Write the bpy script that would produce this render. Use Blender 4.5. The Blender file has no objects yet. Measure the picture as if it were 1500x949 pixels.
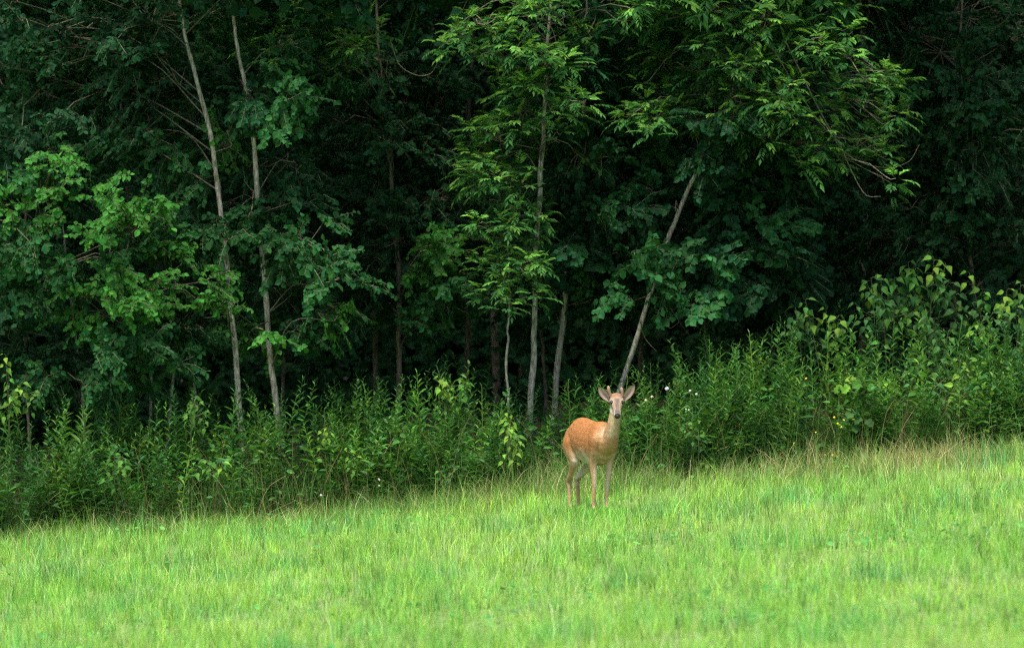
import bpy, math
import numpy as np
from mathutils import Vector

# ------------------------------------------------------------------ camera, sky, sun, exposure
scene = bpy.context.scene
COL = scene.collection
F_PX, CX, HORIZON, CAM_D, CAM_Z = 9000.0, 750.0, 412.0, 60.0, 2.3      # photograph is 1500 x 949

cam = bpy.data.cameras.new("camera")
cam.sensor_width = 36.0
cam.lens = 36.0 * F_PX / 1500.0
cam.clip_start, cam.clip_end = 0.5, 3000.0
cam.dof.use_dof = True
cam.dof.focus_distance = 60.0
cam.dof.aperture_fstop = 1.7
cam_o = bpy.data.objects.new("camera", cam)
cam_o.location = (0, -CAM_D, CAM_Z)
cam_o.rotation_euler = (math.radians(90) - math.atan(62.5 / F_PX), 0, 0)
COL.objects.link(cam_o)
scene.camera = cam_o

SUN_ELEV, SUN_AZ = 67.0, 200.0          # azimuth clockwise from +Y: behind the camera, to its left
world = bpy.data.worlds.new("World")
scene.world = world
world.use_nodes = True
wn = world.node_tree.nodes
sky = wn.new("ShaderNodeTexSky")
sky.sky_type = 'NISHITA'
sky.sun_disc = False
sky.sun_elevation = math.radians(SUN_ELEV)
sky.sun_rotation = math.radians(SUN_AZ)
sky.air_density, sky.dust_density, sky.ozone_density = 1.0, 4.0, 1.0
bg = wn["Background"]
bg.inputs["Strength"].default_value = 0.12
world.node_tree.links.new(sky.outputs["Color"], bg.inputs["Color"])

sun = bpy.data.lights.new("sun", 'SUN')
sun.energy = 3.0
sun.angle = math.radians(14)
sun.color = (1.0, 0.95, 0.86)
sun_o = bpy.data.objects.new("sun", sun)
az, el = math.radians(SUN_AZ), math.radians(SUN_ELEV)
sdir = Vector((math.sin(az) * math.cos(el), math.cos(az) * math.cos(el), math.sin(el)))
sun_o.rotation_euler = sdir.to_track_quat('Z', 'Y').to_euler()
sun_o.location = sdir * 80
COL.objects.link(sun_o)

vs = scene.view_settings
vs.view_transform, vs.look, vs.gamma, vs.use_curve_mapping = 'Standard', 'None', 1.0, False
vs.exposure = 1.12
cy = scene.cycles
cy.use_denoising = False
cy.filter_width = 1.15
cy.max_bounces, cy.diffuse_bounces, cy.glossy_bounces = 5, 4, 2
cy.transmission_bounces, cy.transparent_max_bounces = 3, 4

# ------------------------------------------------------------------ helpers
rng = np.random.default_rng(7)
UP = np.array([0.0, 0.0, 1.0])

def ground_z(x, y):
    x = np.asarray(x, float); y = np.asarray(y, float)
    ys = np.array([-400, -120, -60, -40, -28, -20, -10, 0, 12, 40, 140, 600.0])
    zs = np.array([1.5, 1.2, 0.62, -0.40, -0.98, -0.96, -0.5, 0, 0.6, 1.6, 3.0, 6.0])
    xx = np.clip(x, -40, 40)
    return -.045 * np.exp(-((x - .6)**2 + (y - .72)**2) / .16) + 0.090 * (xx - 0.8) + np.interp(y, ys, zs) + 0.02 * np.sin(x * 1.3 + y * .4) * np.sin(y * .9 + 1.0)

def at(px, py, Y):
    D = Y + CAM_D
    return np.array([(px - CX) / F_PX * D, Y, CAM_Z - (py - HORIZON) / F_PX * D])

def px2m(p, Y):
    return p / F_PX * (Y + CAM_D)

def nrm(v):
    v = np.asarray(v, float)
    return v / np.maximum(np.linalg.norm(v, axis=-1, keepdims=True), 1e-9)

class Buf:
    """collects vertices, polygons, colours and material slots of one mesh"""
    def __init__(s):
        s.v, s.f, s.c, s.m, s.n = [], [], [], [], 0
    def add(s, V, faces, C, mi=0):
        V = np.asarray(V, np.float32).reshape(-1, 3)
        C = np.asarray(C, np.float32)
        if C.ndim == 1: C = np.tile(C[:3], (len(V), 1))
        s.v.append(V); s.c.append(C[:, :3])
        for fa in faces:
            fa = np.asarray(fa, np.int64)
            s.f.append(fa + s.n); s.m.append(np.full(len(fa), mi, np.int32))
        s.n += len(V)
    def mesh(s, name, mats, smooth=False):
        me = bpy.data.meshes.new(name)
        V = np.concatenate(s.v); C = np.concatenate(s.c)
        me.vertices.add(len(V)); me.vertices.foreach_set("co", V.ravel())
        li = np.concatenate([f.ravel() for f in s.f])
        tot = np.concatenate([np.full(len(f), f.shape[1]) for f in s.f])
        me.loops.add(len(li)); me.loops.foreach_set("vertex_index", li.astype(np.int32))
        me.polygons.add(len(tot))
        me.polygons.foreach_set("loop_start", (np.cumsum(tot) - tot).astype(np.int32))
        me.polygons.foreach_set("material_index", np.concatenate(s.m))
        me.polygons.foreach_set("use_smooth", np.full(len(tot), smooth))
        a = me.attributes.new("tint", 'FLOAT_COLOR', 'POINT')
        a.data.foreach_set("color", np.concatenate([C, np.ones((len(C), 1), np.float32)], 1).astype(np.float32).ravel())
        me.update(calc_edges=True)
        for m in mats: me.materials.append(m)
        return me

def link(name, data, parent=None, loc=None, **props):
    o = bpy.data.objects.new(name, data)
    COL.objects.link(o)
    if parent is not None: o.parent = parent
    if loc is not None: o.location = loc
    for k, v in props.items(): o[k] = v
    return o

def tube(P, R, sides=5, caps=False):
    P = np.asarray(P, float); n = len(P)
    R = np.asarray(R, float)
    if R.ndim == 0: R = np.full(n, float(R))
    T = nrm(np.gradient(P, axis=0))
    ref = np.array([0.31, 0.95, 0.05]) if abs(T[:, 1]).mean() < 0.8 else np.array([1.0, 0.1, 0.2])
    A = nrm(np.cross(T, ref)); B = np.cross(T, A)
    a = np.arange(sides) / sides * 2 * math.pi
    V = (P[:, None] + R[:, None, None] * (np.cos(a)[None, :, None] * A[:, None] + np.sin(a)[None, :, None] * B[:, None])).reshape(-1, 3)
    i = np.arange(n - 1)[:, None] * sides; j = np.arange(sides)[None]; k = (j + 1) % sides
    Q = np.stack([i + j, i + k, i + k + sides, i + j + sides], -1).reshape(-1, 4)
    fs = [Q]
    if caps:
        fs += [np.arange(sides)[::-1][None], (np.arange(sides) + (n - 1) * sides)[None]]
    return V, fs

def spline(P, n):
    """Catmull-Rom through points, n samples"""
    P = np.asarray(P, float)
    if len(P) == 2: return P[0] + (P[1] - P[0]) * np.linspace(0, 1, n)[:, None]
    E = np.vstack([2 * P[0] - P[1], P, 2 * P[-1] - P[-2]])
    t = np.linspace(0, len(P) - 1 - 1e-6, n); i = t.astype(int); u = (t - i)[:, None]
    p0, p1, p2, p3 = E[i], E[i + 1], E[i + 2], E[i + 3]
    return .5 * (2 * p1 + (p2 - p0) * u + (2 * p0 - 5 * p1 + 4 * p2 - p3) * u**2 + (3 * p1 - p0 - 3 * p2 + p3) * u**3)

# leaf outlines: u along, v across (of width), w off the plane (of length)
OVATE = (np.array([[0, 0, 0], [.25, .40, .05], [.62, .42, .04], [1, 0, -.10], [.62, -.42, .04], [.25, -.40, .05]]),
         [np.array([[0, 3, 2, 1], [0, 5, 4, 3]])])
ROUND = (np.array([[0, 0, 0], [.16, .42, .04], [.55, .5, .05], [1, 0, -.10], [.55, -.5, .05], [.16, -.42, .04]]),
         [np.array([[0, 3, 2, 1], [0, 5, 4, 3]])])
LANCE = (np.array([[0, 0, 0], [.42, .5, .05], [1, 0, -.10], [.42, -.5, .05]]), [np.array([[0, 2, 1], [0, 3, 2]])])
LANCE2 = (np.array([[0, 0, 0], [.30, .5, .04], [.68, .36, .0], [1, 0, -.16], [.68, -.36, .0], [.30, -.5, .04]]),
          [np.array([[0, 3, 2, 1], [0, 5, 4, 3]])])

def leaves(buf, shape, pos, d, n, L, W, C, mi=0):
    T, fs = shape
    N, K = len(pos), len(T)
    if N == 0: return
    d = nrm(d); s = nrm(np.cross(n, d)); n2 = np.cross(d, s)
    L = np.broadcast_to(np.asarray(L, float), (N,))[:, None, None]; W = np.broadcast_to(np.asarray(W, float), (N,))[:, None, None]
    V = pos[:, None] + L * T[None, :, 0:1] * d[:, None] + W * T[None, :, 1:2] * s[:, None] + L * T[None, :, 2:3] * n2[:, None]
    C = np.repeat(np.broadcast_to(C, (N, 3)), K, 0)
    off = np.arange(N)[:, None, None] * K
    buf.add(V.reshape(-1, 3), [(f[None] + off).reshape(-1, f.shape[1]) for f in fs], C, mi)

def vary(c, N, r=rng, amt=.22, hue=.12):
    k = np.clip(1 + amt * r.standard_normal((N, 1)), .45, 1.8)
    h = r.standard_normal((N, 1)) * hue
    return np.clip(np.asarray(c)[None] * k * np.concatenate([1 + h, 1 + 0 * h, 1 - h], 1), .003, .9)

# ------------------------------------------------------------------ materials
def new_mat(name):
    m = bpy.data.materials.new(name); m.use_nodes = True
    return m, m.node_tree.nodes, m.node_tree.links

def leaf_material(name, trans=.35, rough=.45, spec=.35, tcol=(1.35, 1.25, .55), noise_scale=30, obj_random=0.0, base=None):
    m, N, Lk = new_mat(name)
    p = N["Principled BSDF"]; out = N["Material Output"]
    if base is None:
        a = N.new("ShaderNodeAttribute"); a.attribute_name = "tint"; col = a.outputs["Color"]
    else:
        a = N.new("ShaderNodeRGB"); a.outputs[0].default_value = (*base, 1); col = a.outputs[0]
    tx = N.new("ShaderNodeTexNoise"); tx.inputs["Scale"].default_value = noise_scale; tx.inputs["Detail"].default_value = 2
    ge = N.new("ShaderNodeNewGeometry"); Lk.new(ge.outputs["Position"], tx.inputs["Vector"])
    mr = N.new("ShaderNodeMapRange"); mr.inputs["To Min"].default_value = .72; mr.inputs["To Max"].default_value = 1.28
    Lk.new(tx.outputs["Fac"], mr.inputs["Value"])
    mul = N.new("ShaderNodeVectorMath"); mul.operation = 'SCALE'
    Lk.new(col, mul.inputs[0]); Lk.new(mr.outputs["Result"], mul.inputs["Scale"])
    src = mul.outputs[0]
    if obj_random:
        oi = N.new("ShaderNodeObjectInfo"); hs = N.new("ShaderNodeHueSaturation")
        m1 = N.new("ShaderNodeMapRange"); m1.inputs["To Min"].default_value = 1 - obj_random; m1.inputs["To Max"].default_value = 1 + obj_random
        m2 = N.new("ShaderNodeMapRange"); m2.inputs["To Min"].default_value = .478; m2.inputs["To Max"].default_value = .512
        m3 = N.new("ShaderNodeMath"); m3.operation = 'FRACT'; m4 = N.new("ShaderNodeMath"); m4.operation = 'MULTIPLY'; m4.inputs[1].default_value = 7.31
        Lk.new(oi.outputs["Random"], m1.inputs["Value"]); Lk.new(oi.outputs["Random"], m4.inputs[0]); Lk.new(m4.outputs[0], m3.inputs[0]); Lk.new(m3.outputs[0], m2.inputs["Value"])
        Lk.new(src, hs.inputs["Color"]); Lk.new(m1.outputs["Result"], hs.inputs["Value"]); Lk.new(m2.outputs["Result"], hs.inputs["Hue"])
        src = hs.outputs["Color"]
    Lk.new(src, p.inputs["Base Color"])
    p.inputs["Roughness"].default_value = rough; p.inputs["Specular IOR Level"].default_value = spec
    tr = N.new("ShaderNodeBsdfTranslucent"); tm = N.new("ShaderNodeVectorMath"); tm.operation = 'MULTIPLY'; tm.inputs[1].default_value = tcol
    Lk.new(src, tm.inputs[0]); Lk.new(tm.outputs[0], tr.inputs["Color"])
    mx = N.new("ShaderNodeMixShader"); mx.inputs["Fac"].default_value = trans
    Lk.new(p.outputs[0], mx.inputs[1]); Lk.new(tr.outputs[0], mx.inputs[2]); Lk.new(mx.outputs[0], out.inputs["Surface"])
    return m

M_LEAF = leaf_material("leaf", spec=.09, rough=.6)
M_WEED = leaf_material("weed_leaf", rough=.55, spec=.2, obj_random=.22)
M_BROAD = leaf_material("broad_leaf", rough=.6, spec=.12, obj_random=.28)
M_GRASS = leaf_material("grass_blade", trans=.40, rough=.5, spec=.25, tcol=(1.15, 1.15, .7), noise_scale=3)

def bark_material(name, c1, c2, moss=.25):
    m, N, Lk = new_mat(name)
    p = N["Principled BSDF"]; ge = N.new("ShaderNodeNewGeometry")
    mp = N.new("ShaderNodeMapping"); mp.inputs["Scale"].default_value = (1, 1, .22)
    Lk.new(ge.outputs["Position"], mp.inputs["Vector"])
    n1 = N.new("ShaderNodeTexNoise"); n1.inputs["Scale"].default_value = 55; n1.inputs["Detail"].default_value = 6
    Lk.new(mp.outputs[0], n1.inputs["Vector"])
    r1 = N.new("ShaderNodeValToRGB"); r1.color_ramp.elements[0].position = .35; r1.color_ramp.elements[1].position = .68
    r1.color_ramp.elements[0].color = (*c1, 1); r1.color_ramp.elements[1].color = (*c2, 1)
    Lk.new(n1.outputs["Fac"], r1.inputs["Fac"])
    n2 = N.new("ShaderNodeTexNoise"); n2.inputs["Scale"].default_value = 5; n2.inputs["Detail"].default_value = 4
    Lk.new(ge.outputs["Position"], n2.inputs["Vector"])
    r2 = N.new("ShaderNodeMapRange"); r2.inputs["From Min"].default_value = .5; r2.inputs["From Max"].default_value = .75; r2.inputs["To Max"].default_value = moss * 2
    Lk.new(n2.outputs["Fac"], r2.inputs["Value"])
    mx = N.new("ShaderNodeMixRGB"); mx.inputs["Color2"].default_value = (.06, .085, .03, 1)
    Lk.new(r2.outputs[0], mx.inputs["Fac"]); Lk.new(r1.outputs[0], mx.inputs["Color1"]); Lk.new(mx.outputs[0], p.inputs["Base Color"])
    p.inputs["Roughness"].default_value = .85; p.inputs["Specular IOR Level"].default_value = .15
    b = N.new("ShaderNodeBump"); b.inputs["Strength"].default_value = .7; b.inputs["Distance"].default_value = .01
    Lk.new(n1.outputs["Fac"], b.inputs["Height"]); Lk.new(b.outputs[0], p.inputs["Normal"])
    return m

M_BARK = bark_material("grey_bark", (.13, .125, .10), (.46, .44, .37), .35)
M_BARKD = bark_material("dark_bark", (.06, .055, .04), (.20, .18, .14), .35)
M_TWIG = bark_material("twig_bark", (.07, .06, .04), (.20, .18, .13), .1)

def attr_material(name, rough=.8, spec=.15, bump=0, scale=200):
    m, N, Lk = new_mat(name); p = N["Principled BSDF"]
    a = N.new("ShaderNodeAttribute"); a.attribute_name = "tint"
    tx = N.new("ShaderNodeTexNoise"); tx.inputs["Scale"].default_value = scale; tx.inputs["Detail"].default_value = 4
    ge = N.new("ShaderNodeNewGeometry"); Lk.new(ge.outputs["Position"], tx.inputs["Vector"])
    mr = N.new("ShaderNodeMapRange"); mr.inputs["To Min"].default_value = .7; mr.inputs["To Max"].default_value = 1.3
    Lk.new(tx.outputs["Fac"], mr.inputs["Value"])
    mul = N.new("ShaderNodeVectorMath"); mul.operation = 'SCALE'
    Lk.new(a.outputs["Color"], mul.inputs[0]); Lk.new(mr.outputs[0], mul.inputs["Scale"]); Lk.new(mul.outputs[0], p.inputs["Base Color"])
    p.inputs["Roughness"].default_value = rough; p.inputs["Specular IOR Level"].default_value = spec
    if bump:
        b = N.new("ShaderNodeBump"); b.inputs["Strength"].default_value = bump; b.inputs["Distance"].default_value = .004
        Lk.new(tx.outputs["Fac"], b.inputs["Height"]); Lk.new(b.outputs[0], p.inputs["Normal"])
    return m
M_STEM = attr_material("plant_stem", .6, .25, 0, 60)
M_PETAL = attr_material("petal", .6, .2, 0, 90)

# ------------------------------------------------------------------ the ground
def build_ground():
    xs = np.unique(np.concatenate([np.linspace(-900, -30, 18), np.linspace(-30, 30, 121), np.linspace(30, 900, 18)]))
    ys = np.unique(np.concatenate([np.linspace(-400, -40, 16), np.linspace(-40, 30, 141), np.linspace(30, 1500, 24)]))
    X, Y = np.meshgrid(xs, ys)
    V = np.stack([X, Y, ground_z(X, Y)], -1).reshape(-1, 3)
    nx = len(xs); i, j = np.meshgrid(np.arange(len(ys) - 1), np.arange(nx - 1), indexing='ij')
    q = np.stack([i * nx + j, i * nx + j + 1, (i + 1) * nx + j + 1, (i + 1) * nx + j], -1).reshape(-1, 4)
    b = Buf(); b.add(V, [q], (.1, .1, .05))
    m, N, Lk = new_mat("meadow_soil"); p = N["Principled BSDF"]
    ge = N.new("ShaderNodeNewGeometry"); sx = N.new("ShaderNodeSeparateXYZ"); Lk.new(ge.outputs["Position"], sx.inputs[0])
    n1 = N.new("ShaderNodeTexNoise"); n1.inputs["Scale"].default_value = 9; n1.inputs["Detail"].default_value = 8
    n2 = N.new("ShaderNodeTexNoise"); n2.inputs["Scale"].default_value = .8; n2.inputs["Detail"].default_value = 3
    for n in (n1, n2): Lk.new(ge.outputs["Position"], n.inputs["Vector"])
    r1 = N.new("ShaderNodeValToRGB"); r1.color_ramp.elements[0].color = (.07, .12, .03, 1); r1.color_ramp.elements[1].color = (.17, .27, .06, 1)
    r2 = N.new("ShaderNodeValToRGB"); r2.color_ramp.elements[0].color = (.03, .022, .014, 1); r2.color_ramp.elements[1].color = (.10, .07, .04, 1)
    Lk.new(n1.outputs["Fac"], r1.inputs["Fac"]); Lk.new(n1.outputs["Fac"], r2.inputs["Fac"])
    ad = N.new("ShaderNodeMath"); ad.operation = 'MULTIPLY_ADD'; ad.inputs[1].default_value = 2.0
    Lk.new(n2.outputs["Fac"], ad.inputs[0]); Lk.new(sx.outputs["Y"], ad.inputs[2])
    mr = N.new("ShaderNodeMapRange"); mr.inputs["From Min"].default_value = 3.2; mr.inputs["From Max"].default_value = 4.6
    Lk.new(ad.outputs[0], mr.inputs["Value"])
    mx = N.new("ShaderNodeMixRGB"); Lk.new(mr.outputs[0], mx.inputs["Fac"]); Lk.new(r1.outputs[0], mx.inputs["Color1"]); Lk.new(r2.outputs[0], mx.inputs["Color2"])
    Lk.new(mx.outputs[0], p.inputs["Base Color"]); p.inputs["Roughness"].default_value = .95
    bp = N.new("ShaderNodeBump"); bp.inputs["Strength"].default_value = .6; bp.inputs["Distance"].default_value = .05
    Lk.new(n1.outputs["Fac"], bp.inputs["Height"]); Lk.new(bp.outputs[0], p.inputs["Normal"])
    link("ground", b.mesh("ground", [m], True), kind="structure", label="sloping meadow ground running into the woodland floor", category="ground")
build_ground()

# ------------------------------------------------------------------ trees
# tints: linear base colours of the foliage
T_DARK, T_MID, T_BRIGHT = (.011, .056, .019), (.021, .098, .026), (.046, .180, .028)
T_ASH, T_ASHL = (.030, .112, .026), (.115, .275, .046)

def spray_ovate(buf, c, r, out, tint, leaf, r_, shape=OVATE, twigs=8, root=None):
    """one leafy spray: twigs fanning from its root, leaves set alternately along them"""
    n = nrm(UP * .8 + out * .4 + r_.standard_normal(3) * .5)
    root = c - out * r * .75 - UP * r * .15 if root is None else root
    for k in range(twigs):
        e = r_.standard_normal(3); e /= np.linalg.norm(e); e *= r * (.55 + .5 * r_.random())
        e -= n * np.dot(e, n) * .55
        end = c + e + out * r * .15 - UP * r * .12
        mid = (root + end) / 2 + UP * r * .16 + r_.standard_normal(3) * r * .08
        P = spline([root, mid, end], 6)
        V, fs = tube(P[[0, 3, 5]], np.array([.004, .003, .0014]), 3); buf.add(V, fs, (.1, .1, .05), 1)
        ln = np.linalg.norm(end - mid) + np.linalg.norm(mid - root)
        m = max(4, int(ln / (leaf * .42)))
        t = np.linspace(.22, 1, m) ** .9
        pos = np.stack([np.interp(t * 5, np.arange(6), P[:, q]) for q in range(3)], 1)
        tan = nrm(end - mid); side = nrm(np.cross(tan, n)); sg = np.where(np.arange(m) % 2, 1, -1)[:, None]
        d = tan * .5 + side * sg * .8 - UP * (.25 + .45 * r_.random((m, 1))) + r_.standard_normal((m, 3)) * .3
        nn = n * .45 + out * .70 + r_.standard_normal((m, 3)) * .46
        L = leaf * np.clip(1 + .28 * r_.standard_normal(m), .45, 1.6)
        pos = pos + nrm(d) * leaf * .15
        leaves(buf, shape, pos, d, nn, L, L * (.74 + .12 * r_.random(m)), vary(tint, m, r_))

def spray_ash(buf, c, r, out, tint, tip, r_, nleaf=7, root=None):
    """a shoot end with pinnate leaves radiating and drooping"""
    ax = nrm(UP * .8 + out * .6 + r_.standard_normal(3) * .25)
    a1 = nrm(np.cross(ax, [.3, .9, .1])); a2 = np.cross(ax, a1)
    root = c - out * r * .9 - UP * r * .3 if root is None else root
    V, fs = tube(np.array([root, (root + c) / 2 - UP * .02, c]), np.array([.005, .004, .003]), 3); buf.add(V, fs, (.1, .1, .05), 1)
    ph = r_.random() * 6.28
    for k in range(nleaf):
        az_ = ph + k * 2.4; up = 1.0 - 1.15 * k / nleaf + .2 * r_.standard_normal()
        d0 = nrm((math.cos(az_) * a1 + math.sin(az_) * a2) * 1.0 + ax * up)
        ln = r * (.75 + .4 * r_.random()) * (.65 + .35 * min(1, k / 3 + .2))
        b0 = c - ax * .012 * k
        e = b0 + d0 * ln - UP * ln * (.08 + .16 * r_.random()); md = b0 + d0 * ln * .55 + UP * ln * .05
        np_ = 5
        t = np.concatenate([np.repeat(np.linspace(.32, .86, np_), 2), [1.0]])
        P = (1 - t)[:, None]**2 * b0 + 2 * (t * (1 - t))[:, None] * md + (t**2)[:, None] * e
        tan = nrm(2 * (1 - t)[:, None] * (md - b0) + 2 * t[:, None] * (e - md))
        sd = nrm(np.cross(tan, UP)); sg = np.concatenate([np.tile([1, -1], np_), [0]])[:, None]
        d = tan * np.where(sg == 0, 1, .85) + sd * sg * .8 - UP * (.02 + .30 * r_.random((len(t), 1)))
        nn = UP * .9 + out * .25 + r_.standard_normal((len(t), 3)) * .28
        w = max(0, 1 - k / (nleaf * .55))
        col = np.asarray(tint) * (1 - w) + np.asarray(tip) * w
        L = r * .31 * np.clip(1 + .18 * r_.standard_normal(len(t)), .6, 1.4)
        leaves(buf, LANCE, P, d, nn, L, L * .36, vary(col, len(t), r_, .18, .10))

def ground_point(p, q, Y):
    """carry the line from q (upper) to p (lower) on down to the ground"""
    d = nrm(p - q); x = p.copy()
    for _ in range(400):
        if x[2] <= ground_z(x[0], x[1]) - .06: break
        x = x + d * .02 if d[2] < -.2 else x - UP * .02
    return x

CLEAR = [((265, 45), (322, 290), 4.15), ((345, 500), (352, 590), 4.15), ((332, 30), (347, 100), 4.25), ((366, 195), (373, 285), 4.25), ((386, 400), (392, 460), 4.25), ((398, 530), (403, 590), 4.25),
         ((797, 190), (791, 275), 4.4), ((780, 475), (776, 570), 4.4), ((829, 445), (822, 520), 5.2), ((1003, 280), (978, 340), 4.5), ((945, 445), (912, 556), 4.5), ((582, 440), (581, 540), 5.9)]
def keep_clear(p, reach=25):
    """the lengths of trunk that stand free of leaves: sprays there grow behind the trunk"""
    px, py = CX + p[0] / (p[1] + CAM_D) * F_PX, HORIZON + (CAM_Z - p[2]) / (p[1] + CAM_D) * F_PX
    for a, b, Yt in CLEAR:
        a, b = np.array(a, float), np.array(b, float); t = np.clip(np.dot(np.array([px, py]) - a, b - a) / np.dot(b - a, b - a), 0, 1)
        if np.linalg.norm(a + t * (b - a) - [px, py]) < reach and p[1] < Yt + .42: p = p * [1, 0, 1] + [0, Yt + .42 + .2 * abs(math.sin(px)), 0]
    return p

def make_tree(name, label, Y, trunk_px, width_px, clumps, seed, bark=None, top_clumps=0, top_kind='O', top_tint=T_MID, droop=-.35, grow=1.22, sides=8, extra_stems=(), leaf=.057, group=None, shape=OVATE, dens=1.0):
    """clumps: (px, py, rx, ry, depth offset, kind, tint)"""
    r_ = np.random.default_rng(seed)
    bark = bark or M_BARK
    P = np.array([at(a, b, Y) for a, b in trunk_px])
    P[:, 1] += np.cumsum(r_.standard_normal(len(P)) * .03)
    base = ground_point(P[0], P[1], Y)
    P = np.vstack([base, P])
    root = link(name, None, loc=base, label=label, category="tree")
    root.empty_display_size = .2
    if group: root["group"] = group
    S = spline(P, 40); S[2:, :2] += np.cumsum(r_.standard_normal((38, 2)) * .007, 0)
    R = px2m(width_px, Y) / 2 * (1 + .05 * r_.standard_normal(40)) * np.interp(np.linspace(0, 1, 40), [0, .03, .12, .5, 1], [1.5, 1.12, 1.0, .80, .25])
    b = Buf(); V, fs = tube(S - base, R, sides, True); b.add(V, fs, (.2, .2, .15))
    link("trunk", b.mesh("trunk", [bark], True), root)
    for st in extra_stems:
        Q = np.array([at(a, c, Y + st[1]) for a, c in st[2]]); Q = np.vstack([ground_point(Q[0], Q[1], Y), Q])
        Q = spline(Q, 14)
        b = Buf(); V, fs = tube(Q - base, px2m(st[0], Y) / 2 * np.linspace(1.2, .3, 14), 6, True); b.add(V, fs, (.2, .2, .15))
        link("stem", b.mesh("stem", [bark], True), root)
    buf = Buf()
    cl = [(a, b, c * (grow if k == 'O' else 1.05), d * (grow if k == 'O' else 1.05), e, k, t) for a, b, c, d, e, k, t in clumps]
    for k in range(top_clumps):                       # the crown goes on above the picture
        y = -60 - 520 * (k + r_.random()) / top_clumps
        cl.append((np.interp(y, [t[1] for t in trunk_px][::-1], [t[0] for t in trunk_px][::-1]) + r_.uniform(-260, 260), y,
                   r_.uniform(90, 150), r_.uniform(60, 100), r_.uniform(-1.0, 1.0), top_kind, top_tint))
    zt = S[:, 2]
    for (px, py, rx, ry, dy, kind, tint) in cl:
        c = at(px, py, Y + dy)
        # limb from the trunk to the clump
        d = np.linalg.norm(c[:2] - S[np.abs(zt - c[2]).argmin(), :2])
        k0 = int(np.abs(zt - (c[2] - .15 + d * droop)).argmin()); k0 = min(max(k0, 5), 37)
        s = S[k0]
        mid = (s + c) / 2 + UP * (.10 * d) + r_.standard_normal(3) * .09
        LP = spline([s, mid, c], 9); ln = np.linalg.norm(c - s)
        bl = Buf(); V, fs = tube(LP - base, np.linspace(min(R[k0] * .38, .005 + .005 * ln), .0025, 9), 5); bl.add(V, fs, (.2, .2, .15))
        if ln > .15: link("branch", bl.mesh("branch", [M_BARKD], True), root)  # limbs take the dark bark, painting in the shade of their leaves
        out = nrm((c - s) * np.array([1, 1, .2]) + np.array([0, -.6, 0]))
        area = math.pi * px2m(rx, Y) * px2m(ry, Y)
        r0 = .36 if kind == 'O' else .245
        over = py < -55                               # out of the picture: fewer, larger leaves
        n = max(2, int(round(area * (16.5 if kind == 'O' else 46) * dens * (.28 if over else 1))))
        for q in range(n):
            a = r_.random() * 6.28; rr = math.sqrt(r_.random())
            sc = c + np.array([px2m(rx, Y) * rr * math.cos(a), r_.normal() * .34, px2m(ry, Y) * rr * math.sin(a) + r_.normal() * .06])
            sc = keep_clear(sc)
            ri = r0 * r_.uniform(.75, 1.15)
            w = LP[r_.integers(5, 9)]
            o2 = nrm(nrm(sc - w + 1e-4) * .7 + out * .8)
            tw = np.array([w, (w + sc) / 2 + UP * .04, sc - o2 * ri * .6])
            V, fs = tube(tw, np.array([.006, .005, .0045]), 3); buf.add(V, fs, (.1, .1, .05), 1)
            tt = np.asarray(tint) * np.clip(1 + .16 * r_.standard_normal(), .6, 1.5)
            if kind == 'O': spray_ovate(buf, sc, ri * (1.3 if over else 1), o2, tt, leaf * (1.9 if over else 1), r_, shape, root=tw[-1])
            else:
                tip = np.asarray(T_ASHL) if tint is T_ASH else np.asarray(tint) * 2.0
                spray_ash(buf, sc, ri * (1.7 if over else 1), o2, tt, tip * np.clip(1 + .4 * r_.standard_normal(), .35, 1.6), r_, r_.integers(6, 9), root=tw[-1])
    buf.v = [v - base.astype(np.float32) for v in buf.v]
    link("crown", buf.mesh("crown", [M_LEAF, M_TWIG]), root, kind="stuff")
    return root

D, M_, B, A = T_DARK, T_MID, T_BRIGHT, T_ASH
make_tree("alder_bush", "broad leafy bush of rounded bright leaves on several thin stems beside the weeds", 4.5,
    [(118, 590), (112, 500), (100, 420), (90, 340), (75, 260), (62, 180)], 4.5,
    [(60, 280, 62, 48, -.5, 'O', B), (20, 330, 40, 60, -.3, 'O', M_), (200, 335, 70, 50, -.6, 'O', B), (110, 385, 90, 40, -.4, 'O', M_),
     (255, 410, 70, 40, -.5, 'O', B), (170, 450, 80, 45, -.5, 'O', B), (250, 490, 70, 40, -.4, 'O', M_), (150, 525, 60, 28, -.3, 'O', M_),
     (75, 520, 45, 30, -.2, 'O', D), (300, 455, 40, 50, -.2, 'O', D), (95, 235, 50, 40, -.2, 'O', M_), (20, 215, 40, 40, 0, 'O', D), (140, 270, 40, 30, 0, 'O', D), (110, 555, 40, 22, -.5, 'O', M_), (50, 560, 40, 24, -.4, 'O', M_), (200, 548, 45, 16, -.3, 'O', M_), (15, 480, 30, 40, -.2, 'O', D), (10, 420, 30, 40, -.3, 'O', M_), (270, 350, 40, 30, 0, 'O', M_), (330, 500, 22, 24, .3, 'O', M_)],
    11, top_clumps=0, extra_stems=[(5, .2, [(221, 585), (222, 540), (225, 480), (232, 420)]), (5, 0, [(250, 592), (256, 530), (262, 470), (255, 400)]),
    (4.5, .1, [(288, 590), (282, 548), (274, 500), (262, 440)])])
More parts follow.
